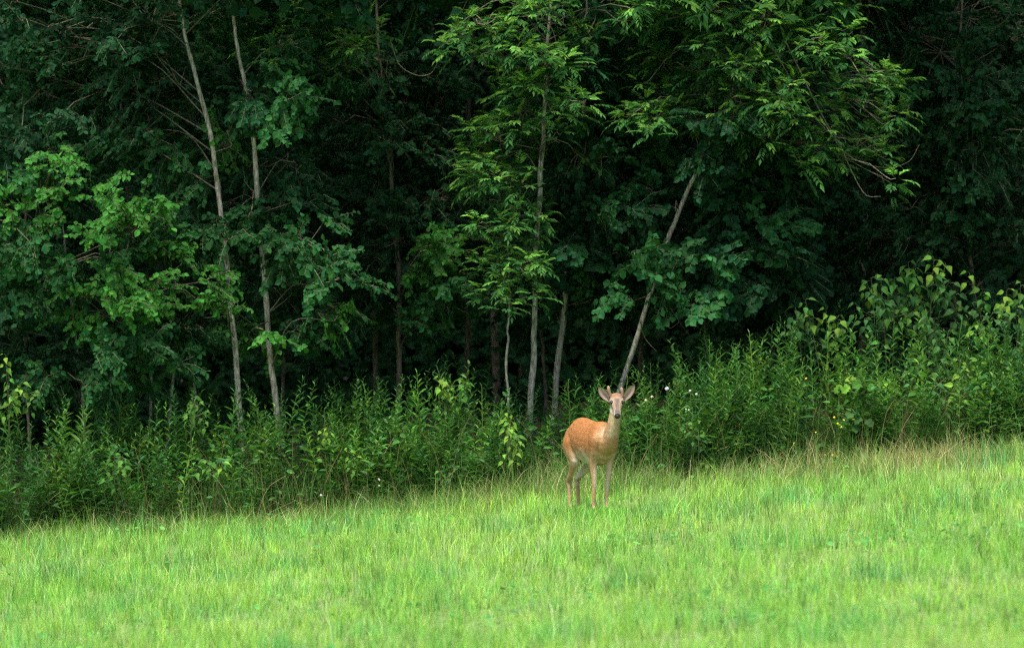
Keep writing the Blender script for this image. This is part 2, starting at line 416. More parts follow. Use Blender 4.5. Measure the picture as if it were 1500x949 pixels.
make_tree("poplar_tree", "slender pale grey trunk bending over at its top, dark rounded leaves", 4.15,
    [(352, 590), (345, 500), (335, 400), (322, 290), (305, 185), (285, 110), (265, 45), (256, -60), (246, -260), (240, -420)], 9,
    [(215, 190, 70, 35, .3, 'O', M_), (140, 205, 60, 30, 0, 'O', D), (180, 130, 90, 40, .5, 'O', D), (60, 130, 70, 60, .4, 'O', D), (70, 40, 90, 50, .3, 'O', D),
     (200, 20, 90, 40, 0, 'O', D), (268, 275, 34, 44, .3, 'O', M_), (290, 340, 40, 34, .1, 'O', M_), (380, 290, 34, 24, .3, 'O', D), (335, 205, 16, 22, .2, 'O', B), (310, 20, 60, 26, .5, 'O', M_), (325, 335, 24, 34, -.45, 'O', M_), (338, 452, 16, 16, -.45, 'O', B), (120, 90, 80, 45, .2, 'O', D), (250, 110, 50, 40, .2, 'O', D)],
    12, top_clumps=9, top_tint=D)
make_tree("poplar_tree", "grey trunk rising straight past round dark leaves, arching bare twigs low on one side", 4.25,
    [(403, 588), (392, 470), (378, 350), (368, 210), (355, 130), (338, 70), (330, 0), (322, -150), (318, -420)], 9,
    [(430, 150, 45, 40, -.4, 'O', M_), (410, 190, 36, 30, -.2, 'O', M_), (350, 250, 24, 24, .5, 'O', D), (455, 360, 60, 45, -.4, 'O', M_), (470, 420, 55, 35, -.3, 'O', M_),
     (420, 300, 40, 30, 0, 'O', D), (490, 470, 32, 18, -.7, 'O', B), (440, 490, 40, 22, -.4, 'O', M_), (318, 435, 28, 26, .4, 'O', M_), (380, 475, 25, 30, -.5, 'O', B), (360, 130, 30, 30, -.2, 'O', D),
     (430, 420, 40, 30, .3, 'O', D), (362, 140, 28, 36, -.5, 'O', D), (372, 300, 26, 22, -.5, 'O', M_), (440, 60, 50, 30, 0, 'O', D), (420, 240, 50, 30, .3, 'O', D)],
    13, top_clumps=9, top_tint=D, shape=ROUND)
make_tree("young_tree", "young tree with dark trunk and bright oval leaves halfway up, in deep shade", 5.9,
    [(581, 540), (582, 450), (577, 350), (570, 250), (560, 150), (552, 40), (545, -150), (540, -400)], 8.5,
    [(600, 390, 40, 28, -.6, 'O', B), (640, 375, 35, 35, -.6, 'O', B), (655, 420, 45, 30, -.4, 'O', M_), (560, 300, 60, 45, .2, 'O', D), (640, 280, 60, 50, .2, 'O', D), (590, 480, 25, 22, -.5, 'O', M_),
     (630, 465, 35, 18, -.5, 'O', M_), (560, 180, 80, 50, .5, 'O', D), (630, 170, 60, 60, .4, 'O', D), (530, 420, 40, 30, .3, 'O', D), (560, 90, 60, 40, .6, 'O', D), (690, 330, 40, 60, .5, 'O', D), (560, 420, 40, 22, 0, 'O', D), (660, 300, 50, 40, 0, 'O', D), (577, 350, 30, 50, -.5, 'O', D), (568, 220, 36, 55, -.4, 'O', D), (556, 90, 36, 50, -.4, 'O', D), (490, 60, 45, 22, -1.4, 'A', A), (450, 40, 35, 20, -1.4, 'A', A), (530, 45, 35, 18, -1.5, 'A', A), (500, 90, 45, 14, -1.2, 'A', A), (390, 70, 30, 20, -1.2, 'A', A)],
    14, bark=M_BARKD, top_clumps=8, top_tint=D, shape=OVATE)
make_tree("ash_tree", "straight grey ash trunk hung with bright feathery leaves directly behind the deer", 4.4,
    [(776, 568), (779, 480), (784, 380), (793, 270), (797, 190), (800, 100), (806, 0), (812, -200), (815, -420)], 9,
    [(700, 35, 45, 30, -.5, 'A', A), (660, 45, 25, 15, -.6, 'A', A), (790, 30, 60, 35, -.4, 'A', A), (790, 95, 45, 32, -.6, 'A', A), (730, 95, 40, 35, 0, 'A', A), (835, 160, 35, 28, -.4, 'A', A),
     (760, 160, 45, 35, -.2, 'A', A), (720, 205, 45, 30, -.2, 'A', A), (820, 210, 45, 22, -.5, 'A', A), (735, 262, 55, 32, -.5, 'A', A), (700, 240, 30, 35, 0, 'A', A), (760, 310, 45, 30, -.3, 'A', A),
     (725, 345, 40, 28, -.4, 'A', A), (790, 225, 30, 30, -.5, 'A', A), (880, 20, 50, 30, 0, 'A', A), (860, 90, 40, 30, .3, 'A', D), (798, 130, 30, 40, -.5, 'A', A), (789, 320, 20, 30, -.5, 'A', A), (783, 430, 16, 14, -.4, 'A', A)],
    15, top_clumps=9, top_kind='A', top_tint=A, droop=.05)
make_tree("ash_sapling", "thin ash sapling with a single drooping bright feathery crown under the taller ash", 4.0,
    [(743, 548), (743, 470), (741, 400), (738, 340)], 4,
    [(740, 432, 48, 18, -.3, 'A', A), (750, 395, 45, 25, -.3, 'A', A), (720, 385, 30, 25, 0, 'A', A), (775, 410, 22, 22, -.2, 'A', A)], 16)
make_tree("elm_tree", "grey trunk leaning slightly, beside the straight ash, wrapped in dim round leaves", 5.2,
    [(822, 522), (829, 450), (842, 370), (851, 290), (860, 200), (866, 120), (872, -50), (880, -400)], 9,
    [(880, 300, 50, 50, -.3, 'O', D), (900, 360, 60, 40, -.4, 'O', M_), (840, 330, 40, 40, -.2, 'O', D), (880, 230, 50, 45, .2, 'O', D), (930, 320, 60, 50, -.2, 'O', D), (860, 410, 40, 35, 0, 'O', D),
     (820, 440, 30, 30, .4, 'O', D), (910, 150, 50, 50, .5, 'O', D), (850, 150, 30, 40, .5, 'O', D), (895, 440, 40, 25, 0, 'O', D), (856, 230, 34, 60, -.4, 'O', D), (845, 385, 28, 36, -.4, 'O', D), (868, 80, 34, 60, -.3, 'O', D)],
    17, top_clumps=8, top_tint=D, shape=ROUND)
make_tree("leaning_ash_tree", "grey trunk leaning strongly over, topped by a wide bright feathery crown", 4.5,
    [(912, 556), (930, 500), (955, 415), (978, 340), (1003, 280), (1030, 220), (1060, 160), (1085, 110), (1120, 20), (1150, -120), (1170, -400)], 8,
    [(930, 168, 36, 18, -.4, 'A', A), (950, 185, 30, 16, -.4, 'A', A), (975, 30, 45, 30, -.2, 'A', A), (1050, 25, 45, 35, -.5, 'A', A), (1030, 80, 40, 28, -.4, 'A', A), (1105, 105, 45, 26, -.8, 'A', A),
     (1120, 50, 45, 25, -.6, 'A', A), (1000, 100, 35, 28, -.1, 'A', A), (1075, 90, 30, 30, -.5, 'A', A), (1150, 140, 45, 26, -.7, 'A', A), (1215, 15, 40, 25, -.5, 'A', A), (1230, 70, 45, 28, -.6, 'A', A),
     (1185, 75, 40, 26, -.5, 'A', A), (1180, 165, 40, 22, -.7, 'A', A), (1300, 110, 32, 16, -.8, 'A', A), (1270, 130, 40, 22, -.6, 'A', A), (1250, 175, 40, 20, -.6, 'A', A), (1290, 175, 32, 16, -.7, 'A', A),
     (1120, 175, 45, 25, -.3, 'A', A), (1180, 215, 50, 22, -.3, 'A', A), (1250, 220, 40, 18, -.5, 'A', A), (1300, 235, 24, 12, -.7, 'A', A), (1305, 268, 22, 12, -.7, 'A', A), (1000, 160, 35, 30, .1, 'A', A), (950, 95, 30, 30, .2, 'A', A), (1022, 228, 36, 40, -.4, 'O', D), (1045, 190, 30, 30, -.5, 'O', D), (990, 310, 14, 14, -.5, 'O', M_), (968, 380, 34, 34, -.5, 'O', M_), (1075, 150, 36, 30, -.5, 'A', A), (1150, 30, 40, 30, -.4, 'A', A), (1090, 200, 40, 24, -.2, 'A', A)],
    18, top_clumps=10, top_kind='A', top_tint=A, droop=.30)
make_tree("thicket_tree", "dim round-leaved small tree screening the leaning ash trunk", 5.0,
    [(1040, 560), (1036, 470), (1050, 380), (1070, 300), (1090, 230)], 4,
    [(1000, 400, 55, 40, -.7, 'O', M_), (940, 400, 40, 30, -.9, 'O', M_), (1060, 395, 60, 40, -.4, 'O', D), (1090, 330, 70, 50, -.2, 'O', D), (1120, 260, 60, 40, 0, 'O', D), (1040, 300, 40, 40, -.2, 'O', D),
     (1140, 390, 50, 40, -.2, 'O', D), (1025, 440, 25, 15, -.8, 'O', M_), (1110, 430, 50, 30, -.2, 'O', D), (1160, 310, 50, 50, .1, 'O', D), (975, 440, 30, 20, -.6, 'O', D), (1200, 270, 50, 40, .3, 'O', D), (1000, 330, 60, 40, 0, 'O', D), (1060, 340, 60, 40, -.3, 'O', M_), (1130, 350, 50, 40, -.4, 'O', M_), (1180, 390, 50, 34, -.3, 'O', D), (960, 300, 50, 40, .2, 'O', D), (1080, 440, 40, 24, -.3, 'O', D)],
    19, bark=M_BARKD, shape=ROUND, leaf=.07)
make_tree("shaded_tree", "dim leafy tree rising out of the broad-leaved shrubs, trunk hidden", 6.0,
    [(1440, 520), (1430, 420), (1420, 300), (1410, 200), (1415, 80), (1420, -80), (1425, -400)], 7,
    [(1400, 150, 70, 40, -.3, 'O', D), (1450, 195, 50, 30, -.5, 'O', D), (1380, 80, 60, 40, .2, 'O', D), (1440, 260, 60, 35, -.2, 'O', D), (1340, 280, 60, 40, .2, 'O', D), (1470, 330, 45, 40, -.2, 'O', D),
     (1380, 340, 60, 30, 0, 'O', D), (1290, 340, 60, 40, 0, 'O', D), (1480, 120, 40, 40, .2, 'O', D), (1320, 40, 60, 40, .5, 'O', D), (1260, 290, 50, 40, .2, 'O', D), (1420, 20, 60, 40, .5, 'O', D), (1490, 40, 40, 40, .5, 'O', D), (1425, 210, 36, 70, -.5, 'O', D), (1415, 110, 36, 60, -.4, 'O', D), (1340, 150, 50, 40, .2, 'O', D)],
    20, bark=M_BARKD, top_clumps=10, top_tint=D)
BACK = [
        ([(684, 560), (686, 400), (688, 190), (693, 60), (700, -150), (702, -420)], 9, 7.2, "thin shaded trunk glimpsed behind the feathery ash leaves"),
        ([(938, 560), (942, 420), (945, 280), (949, 200), (970, 80), (985, -100), (990, -420)], 9, 6.4, "dark slim trunk half hidden behind the leaning ash"),
        ([(550, 560), (552, 400), (551, 250), (545, 170), (540, 20), (536, -200), (534, -420)], 8, 7.6, "dark thin trunk in the deep gap beside the young tree"),
        ([(798, 535), (796, 480), (799, 420), (804, 300), (810, 100), (812, -300)], 5.5, 6.8, "spindly dark trunk between the straight ash and the elm"),
        ([(414, 560), (416, 480), (412, 400), (410, 300), (405, 100), (402, -300)], 6, 6.6, "spindly trunk in shadow behind the poplars"),
        ([(40, 580), (35, 450), (42, 300), (50, 100), (55, -300)], 5, 6.8, "shaded tree filling the dark behind the alder bush"),
        ([(190, 580), (195, 450), (190, 300), (180, 100), (175, -300)], 5, 7.2, "shaded tree between the alder bush and the poplars"),
        ([(1130, 560), (1135, 420), (1140, 280), (1150, 100), (1155, -300)], 8, 6.6, "shaded tree behind the dim thicket tree, trunk lost in leaves"),
        ([(1270, 540), (1275, 420), (1270, 280), (1265, 100), (1260, -300)], 8, 6.8, "shaded tree above the deep green bramble, under the ash crown's far end")]
GAPS = [(80, 480, 70, 40), (210, 260, 60, 22), (530, 320, 45, 50), (540, 510, 90, 45), (700, 500, 60, 50), (520, 110, 60, 25), (1440, 50, 60, 45), (1340, 235, 45, 25), (1250, 335, 50, 25), (640, 80, 30, 50),
        (880, 490, 60, 40), (1010, 480, 60, 35), (250, 540, 110, 30), (820, 190, 30, 40), (455, 530, 60, 30), (1420, 310, 70, 20), (480, 260, 40, 30)]
_r = np.random.default_rng(77)
fillers = {i: [] for i in range(len(BACK))}
for gy in range(-30, 520, 62):
    for gx in range(-70, 1580, 74):
        px, py = gx + _r.uniform(-26, 26) + (gy // 62 % 2) * 37, gy + _r.uniform(-20, 20)
        if any(((px - a) / c) ** 2 + ((py - b) / d) ** 2 < 1 for a, b, c, d in GAPS): continue
        i = int(np.argmin([abs(px - np.interp(py, [q[1] for q in B_[0]][::-1], [q[0] for q in B_[0]][::-1])) + _r.uniform(0, 60) for B_ in BACK]))
        fillers[i].append((px, py, 46, 36, _r.uniform(-1.0, .6), 'O', D if _r.random() < .8 else M_))
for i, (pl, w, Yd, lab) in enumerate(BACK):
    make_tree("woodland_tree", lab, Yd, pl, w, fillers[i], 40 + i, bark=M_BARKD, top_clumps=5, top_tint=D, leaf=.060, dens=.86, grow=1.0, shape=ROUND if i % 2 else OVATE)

# far wood behind and overhead: one unbroken mass of leaves nobody could count
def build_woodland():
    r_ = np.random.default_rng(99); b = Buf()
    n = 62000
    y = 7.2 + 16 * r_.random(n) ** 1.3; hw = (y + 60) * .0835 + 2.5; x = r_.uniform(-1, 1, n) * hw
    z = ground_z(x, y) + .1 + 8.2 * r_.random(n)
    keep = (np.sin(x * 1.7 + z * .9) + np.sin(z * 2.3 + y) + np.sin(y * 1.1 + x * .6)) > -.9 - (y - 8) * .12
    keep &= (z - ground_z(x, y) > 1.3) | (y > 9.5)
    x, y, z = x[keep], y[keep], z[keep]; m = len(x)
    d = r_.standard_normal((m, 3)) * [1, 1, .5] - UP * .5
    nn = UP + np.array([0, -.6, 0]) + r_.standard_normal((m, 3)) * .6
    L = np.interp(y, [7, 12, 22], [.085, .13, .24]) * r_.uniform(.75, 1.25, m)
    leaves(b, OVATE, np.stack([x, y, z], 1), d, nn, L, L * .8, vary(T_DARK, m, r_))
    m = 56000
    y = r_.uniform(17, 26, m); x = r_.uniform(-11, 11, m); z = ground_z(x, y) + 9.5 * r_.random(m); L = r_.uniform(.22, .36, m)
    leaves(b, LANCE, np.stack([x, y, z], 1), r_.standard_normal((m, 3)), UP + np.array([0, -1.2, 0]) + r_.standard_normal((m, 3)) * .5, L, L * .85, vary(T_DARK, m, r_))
    # unseen leaf roof over the wood, added to block light from the sky
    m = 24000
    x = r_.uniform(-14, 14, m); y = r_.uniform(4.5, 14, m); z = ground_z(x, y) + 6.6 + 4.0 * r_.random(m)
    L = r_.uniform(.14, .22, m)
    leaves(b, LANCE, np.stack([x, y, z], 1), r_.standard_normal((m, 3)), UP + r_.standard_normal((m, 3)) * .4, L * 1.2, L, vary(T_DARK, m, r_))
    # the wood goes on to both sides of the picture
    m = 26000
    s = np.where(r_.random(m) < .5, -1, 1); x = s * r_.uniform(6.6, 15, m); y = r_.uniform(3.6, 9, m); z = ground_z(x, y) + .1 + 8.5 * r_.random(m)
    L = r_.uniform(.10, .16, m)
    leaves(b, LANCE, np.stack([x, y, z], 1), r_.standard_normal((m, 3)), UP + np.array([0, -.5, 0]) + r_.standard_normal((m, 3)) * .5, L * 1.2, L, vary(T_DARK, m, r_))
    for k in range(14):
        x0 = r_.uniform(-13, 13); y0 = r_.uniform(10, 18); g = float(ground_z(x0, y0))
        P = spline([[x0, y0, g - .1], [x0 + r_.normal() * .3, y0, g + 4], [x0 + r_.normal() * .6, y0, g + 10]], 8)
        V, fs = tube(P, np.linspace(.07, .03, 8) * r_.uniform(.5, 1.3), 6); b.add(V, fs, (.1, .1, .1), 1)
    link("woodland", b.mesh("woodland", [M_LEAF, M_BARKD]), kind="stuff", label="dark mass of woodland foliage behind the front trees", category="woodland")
build_woodland()

# ------------------------------------------------------------------ weeds along the wood's edge
def edge_y(x):
    x = np.asarray(x, float)
    return 2.75 + .18 * np.sin(x * 1.1 + .5) + .12 * np.sin(x * 2.7)

TOPX = [-60, 0, 100, 200, 300, 420, 520, 640, 740, 850, 960, 1050, 1150, 1250, 1350, 1450, 1560]
TOPY = [585, 580, 562, 565, 570, 552, 560, 536, 546, 552, 530, 482, 462, 450, 445, 455, 460]

def weed_height(x, y):
    """how tall the weeds stand at a place, from the skyline of the weed bank"""
    px = CX + x / (y + CAM_D) * F_PX
    top = CAM_Z - (np.interp(px, TOPX, TOPY) - HORIZON) / F_PX * (4.0 + CAM_D)
    return np.clip(top - ground_z(x, 4.0), .5, 1.9)

def weed_mesh(b, H, r_, lean, colr, nleaf, leafL, stemc, mi_stem=0, org=np.zeros(3), ret_stem=False, aspect=.16):
    P = spline([[0, 0, -.04], [lean[0] * .3, lean[1] * .3, H * .5], [lean[0], lean[1], H]], 8) + org
    t = np.linspace(.16, 1, nleaf); k = np.arange(nleaf)
    pos = np.stack([np.interp(t * 7, np.arange(8), P[:, q]) for q in range(3)], 1)
    a = k * 2.39996 + r_.random() * 6.28 + r_.standard_normal(nleaf) * .3
    upw = .35 + .9 * t ** 3 + .2 * r_.standard_normal(nleaf)
    d = np.stack([np.cos(a), np.sin(a), upw], 1)
    nn = np.stack([-np.cos(a) * upw, -np.sin(a) * upw, np.ones(nleaf)], 1) + r_.standard_normal((nleaf, 3)) * .2
    L = leafL * np.interp(t, [.1, .35, .75, 1], [.6, 1.0, .85, .35]) * np.clip(1 + .2 * r_.standard_normal(nleaf), .5, 1.5)
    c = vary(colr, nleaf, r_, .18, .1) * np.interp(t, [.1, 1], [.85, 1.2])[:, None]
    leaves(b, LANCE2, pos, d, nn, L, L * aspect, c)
    return P

W_GOLD, W_BLUE, W_LIGHT = (.048, .152, .030), (.034, .122, .036), (.095, .235, .036)
WEEDS = []
for k in range(18):
    r_ = np.random.default_rng(300 + k); wide = k >= 12
    colr = [W_GOLD, W_BLUE, W_GOLD, W_LIGHT][k % 4] if not wide else (.052, .150, .034)
    lean = r_.standard_normal(2) * .16
    bl = Buf(); P = weed_mesh(bl, 1.0, r_, lean, colr, int(r_.integers(24, 40)) if not wide else int(r_.integers(16, 24)), r_.uniform(.10, .16) if not wide else r_.uniform(.11, .15), None, aspect=r_.uniform(.13, .24) if not wide else r_.uniform(.36, .55))
    for s in range(int(r_.integers(2, 6))):                # short side shoots near the top
        t0 = r_.uniform(.55, .9); p0 = P[int(t0 * 7)]; a = r_.random() * 6.28
        e = p0 + np.array([math.cos(a) * .09, math.sin(a) * .09, .12])
        tt = np.linspace(.2, 1, 7); pos = p0 + (e - p0) * tt[:, None]; aa = np.arange(7) * 2.4 + a
        leaves(bl, LANCE, pos, np.stack([np.cos(aa), np.sin(aa), np.full(7, .7)], 1), np.stack([-np.cos(aa) * .5, -np.sin(aa) * .5, np.ones(7)], 1), .055, .011, vary(np.asarray(colr) * 1.15, 7, r_))
    bs = Buf(); V, fs = tube(P, np.linspace(.0045, .0018, 8), 4); bs.add(V, fs, np.asarray(colr) * .9 + [.03, .02, 0])
    WEEDS.append((bs.mesh("stem", [M_STEM]), bl.mesh("foliage", [M_WEED])))

def fnoise(x, y, seed, s):
    r_ = np.random.default_rng(seed); v = 0
    for k in range(7):
        th = r_.random() * 6.28; f = s * r_.uniform(.5, 2.2); v = v + np.sin((x * math.cos(th) + y * math.sin(th)) * f + r_.random() * 6.28)
    return v / 2.6

def weed_spots(n, r_, y0, y1, x0=-6.0, x1=6.0):
    x = r_.uniform(x0, x1, n * 4); y = edge_y(x) + y0 + (y1 - y0) * r_.random(n * 4) ** 1.1
    k = fnoise(x, y * 1.5, 44, 2.6) + .55 * r_.standard_normal(n * 4) > -.35                       # they stand in clumps
    return x[k][:n], y[k][:n]
r_ = np.random.default_rng(21)
x, y = weed_spots(296, r_, -.10, 1.3)
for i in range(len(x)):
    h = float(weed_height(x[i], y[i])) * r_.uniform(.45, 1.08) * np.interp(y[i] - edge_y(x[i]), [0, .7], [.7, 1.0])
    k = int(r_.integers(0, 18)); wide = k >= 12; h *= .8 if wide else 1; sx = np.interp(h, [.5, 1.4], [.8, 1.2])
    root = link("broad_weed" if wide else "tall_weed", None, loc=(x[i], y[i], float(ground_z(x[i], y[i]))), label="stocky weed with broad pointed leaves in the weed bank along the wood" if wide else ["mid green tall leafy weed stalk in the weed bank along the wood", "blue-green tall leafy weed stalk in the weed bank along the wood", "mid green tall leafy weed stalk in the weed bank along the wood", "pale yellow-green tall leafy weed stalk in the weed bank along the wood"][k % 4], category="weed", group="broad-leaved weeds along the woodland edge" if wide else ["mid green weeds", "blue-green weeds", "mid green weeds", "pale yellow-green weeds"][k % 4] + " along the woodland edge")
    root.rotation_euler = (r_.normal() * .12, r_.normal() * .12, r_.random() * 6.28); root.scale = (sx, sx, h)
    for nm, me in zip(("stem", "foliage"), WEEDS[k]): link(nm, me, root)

def build_undergrowth():
    r_ = np.random.default_rng(22); b = Buf()
    xa, ya = weed_spots(720, r_, .10, 1.3, -7.5, 7.5); xb, yb = weed_spots(280, r_, 1.3, 3.0, -7.5, 7.5); x, y = np.concatenate([xa, xb]), np.concatenate([ya, yb])
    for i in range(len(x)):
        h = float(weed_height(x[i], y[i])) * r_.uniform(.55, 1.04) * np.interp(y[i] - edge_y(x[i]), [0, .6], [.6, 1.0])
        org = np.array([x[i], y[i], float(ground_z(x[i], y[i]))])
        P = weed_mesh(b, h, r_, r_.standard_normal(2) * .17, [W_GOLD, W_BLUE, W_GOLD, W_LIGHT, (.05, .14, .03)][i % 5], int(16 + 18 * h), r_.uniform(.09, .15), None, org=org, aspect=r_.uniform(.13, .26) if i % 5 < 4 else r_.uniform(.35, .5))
        V, fs = tube(P, np.linspace(.004, .0016, 8), 3); b.add(V, fs, (.07, .12, .03))
    for k in range(130):                                   # dead stalks left from last year
        x0 = r_.uniform(-6, 6); y0 = float(edge_y(x0)) + r_.uniform(-.1, 1.0); hh = r_.uniform(.4, 1.0); g = float(ground_z(x0, y0)); lx = r_.normal() * .25
        V, fs = tube(spline([[x0, y0, g - .02], [x0 + lx * .4, y0, g + hh * .6], [x0 + lx, y0 + r_.normal() * .1, g + hh * r_.uniform(.7, 1.1)]], 6), np.linspace(.004, .0015, 6), 3); b.add(V, fs, (.26, .19, .10))
    # low broad leaves filling the foot of the bank
    n = 5200
    x = r_.uniform(-7.5, 7.5, n); e = r_.random(n) * 2.2; y = edge_y(x) + .1 + e
    z = ground_z(x, y) + .05 + r_.random(n) ** 1.3 * .55 * weed_height(x, y)
    a = r_.random(n) * 6.28
    L = r_.uniform(.06, .12, n)
    leaves(b, OVATE, np.stack([x, y, z], 1), np.stack([np.cos(a), np.sin(a), r_.standard_normal(n) * .3 - .1], 1), UP + r_.standard_normal((n, 3)) * .35 + np.array([0, -.3, 0]), L, L * .6, vary(W_GOLD, n, r_, .3))
    link("undergrowth", b.mesh("undergrowth", [M_WEED]), kind="stuff", label="tangled green undergrowth filling the weed bank", category="undergrowth")
build_undergrowth()

# ------------------------------------------------------------------ grass
def blades(b, x, y, h, w, bend, C, seg=2, dirs=None, r_=rng, droop=0.0):
    n = len(x)
    a = r_.random(n) * 6.28 if dirs is None else dirs
    fa = r_.normal(0, .9, n)                                # blade face mostly across the view
    s = np.stack([np.cos(fa), np.sin(fa), 0 * fa], 1)
    base = np.stack([x, y, ground_z(x, y) - .01], 1)
    ld = np.stack([np.cos(a), np.sin(a), 0 * a], 1)
    rows = []
    ts = np.linspace(0, 1, seg + 1)
    for t in ts:
        c = base + UP * (h * (t - droop * t**3))[:, None] + ld * (bend * h * t**2)[:, None]
        ww = (w * (1 - t) ** .7 * .5)[:, None] if t < 1 else 0
        rows.append(c + s * ww); rows.append(c - s * ww)
    rows = rows[:-1]; K = len(rows)
    V = np.stack(rows, 1).reshape(-1, 3); off = (np.arange(n) * K)[:, None]
    fs = []
    for k in range(seg - 1): fs.append(off + np.array([[2 * k, 2 * k + 1, 2 * k + 3, 2 * k + 2]]))
    fs.append(off + np.array([[2 * seg - 2, 2 * seg - 1, 2 * seg]]))
    b.add(V, fs, np.repeat(C, K, 0))

G_YEL, G_GRN, G_BLU, G_STR = np.array([.345, .555, .080]), np.array([.180, .465, .080]), np.array([.11, .38, .12]), np.array([.46, .41, .19])

def build_meadow():
    r_ = np.random.default_rng(31); b = Buf()
    nt, per = 29000, 8
    ty = -19 + 22.4 * r_.random(nt) ** .9; hw = (ty + 60) * .0835 + 1.6; tx = r_.uniform(-1, 1, nt) * hw
    x = np.repeat(tx, per) + r_.normal(0, .028, nt * per); y = np.repeat(ty, per) + r_.normal(0, .028, nt * per)
    tk = np.repeat(np.clip(1 + .36 * r_.standard_normal(nt), .35, 1.9), per); th_ = np.repeat(np.clip(1 + .30 * r_.standard_normal(nt), .5, 1.9), per); tw_ = np.repeat(r_.standard_normal(nt), per)
    k = y < edge_y(x) + .25; x, y, tk, th_, tw_ = x[k], y[k], tk[k], th_[k], tw_[k]; n = len(x)
    p1 = fnoise(x, y, 1, 1.3); p2 = fnoise(x, y, 2, 3.2); p3 = fnoise(x, y, 3, .7)
    w1 = np.clip(.5 + .22 * p1 + .35 * tw_ + .2 * r_.standard_normal(n), 0, 1)[:, None]
    C = G_GRN * (1 - w1) + G_YEL * w1
    w2 = (np.clip(p2 - .55 + .25 * r_.standard_normal(n), 0, 1) * .9)[:, None]; C = C * (1 - w2) + G_BLU * w2
    near = np.interp(y - edge_y(x), [-2.6, -.2], [.04, .26]) * np.interp(x, [-5, 1, 5], [.6, 1, 1.25])
    st = (r_.random(n) < near * np.clip(.75 + .5 * p3, .1, 1.5))[:, None] * r_.uniform(.4, 1, (n, 1)); C = C * (1 - st) + G_STR * st
    C = np.clip(C * tk[:, None] * np.clip(1 + .15 * r_.standard_normal((n, 1)), .5, 1.7), .01, .8)
    pale = ((r_.random(n) < .10 + .06 * p1))[:, None] * r_.uniform(.4, 1, (n, 1)); C = C * (1 - pale) + np.array([.56, .66, .38]) * pale
    h = .130 * th_ * np.clip(1 + .28 * r_.standard_normal(n) + .22 * p2, .35, 2.0)
    h *= np.where(r_.random(n) < .035, 1.7, 1) * np.clip(1.0 + .35 * fnoise(x, y, 9, 2.0), .6, 1.35)
    for fx, fy in ((.82, .0), (.93, .0)):
        near_ = (np.abs(x - fx) < .14) & (y < fy + .05) & (y > fy - .45); h = np.where(near_, np.maximum(h, r_.uniform(.08, .15, n)), h)
    blades(b, x, y, h, r_.uniform(.0035, .008, n), r_.uniform(.05, .6, n), C, 2, r_=r_, droop=.08)
    m = 2600; q = r_.integers(0, 4, m); fxy = np.array([(.80, -.02), (.925, -.02), (.585, .60), (.64, .68)])[q]
    blades(b, fxy[:, 0] + r_.normal(0, .09, m), fxy[:, 1] - np.abs(r_.normal(0, .14, m)), r_.uniform(.05, .14, m), r_.uniform(.004, .008, m), r_.uniform(.05, .6, m), vary((.21, .46, .08), m, r_, .25), 2, r_=r_, droop=.08)
    # clover and plantain leaves, seed stalks
    m = 9000; yy = -17 + 20 * r_.random(m); xx = r_.uniform(-1, 1, m) * ((yy + 60) * .0835 + 1.0); kk = fnoise(xx, yy, 12, 1.6) > .35; xx, yy = xx[kk], yy[kk]; m = len(xx)
    zz = ground_z(xx, yy) + r_.uniform(.03, .12, m); a = r_.random(m) * 6.28; Lc = r_.uniform(.03, .07, m)
    leaves(b, ROUND, np.stack([xx, yy, zz], 1), np.stack([np.cos(a), np.sin(a), r_.standard_normal(m) * .3], 1), UP + np.array([0, -.4, 0]) + r_.standard_normal((m, 3)) * .3, Lc, Lc * .8, vary((.10, .30, .06), m, r_))
    m = 5000; yy = -18 + 20 * r_.random(m); xx = r_.uniform(-1, 1, m) * ((yy + 60) * .0835 + 1.0)
    blades(b, xx, yy, r_.uniform(.16, .30, m), np.full(m, .0035), r_.normal(.15, .25, m), vary((.46, .56, .26), m, r_, .2), 3, r_=r_, droop=.1)
    link("grass", b.mesh("grass", [M_GRASS]), kind="stuff", label="bright green mown meadow grass in front of the wood", category="grass")
build_meadow()

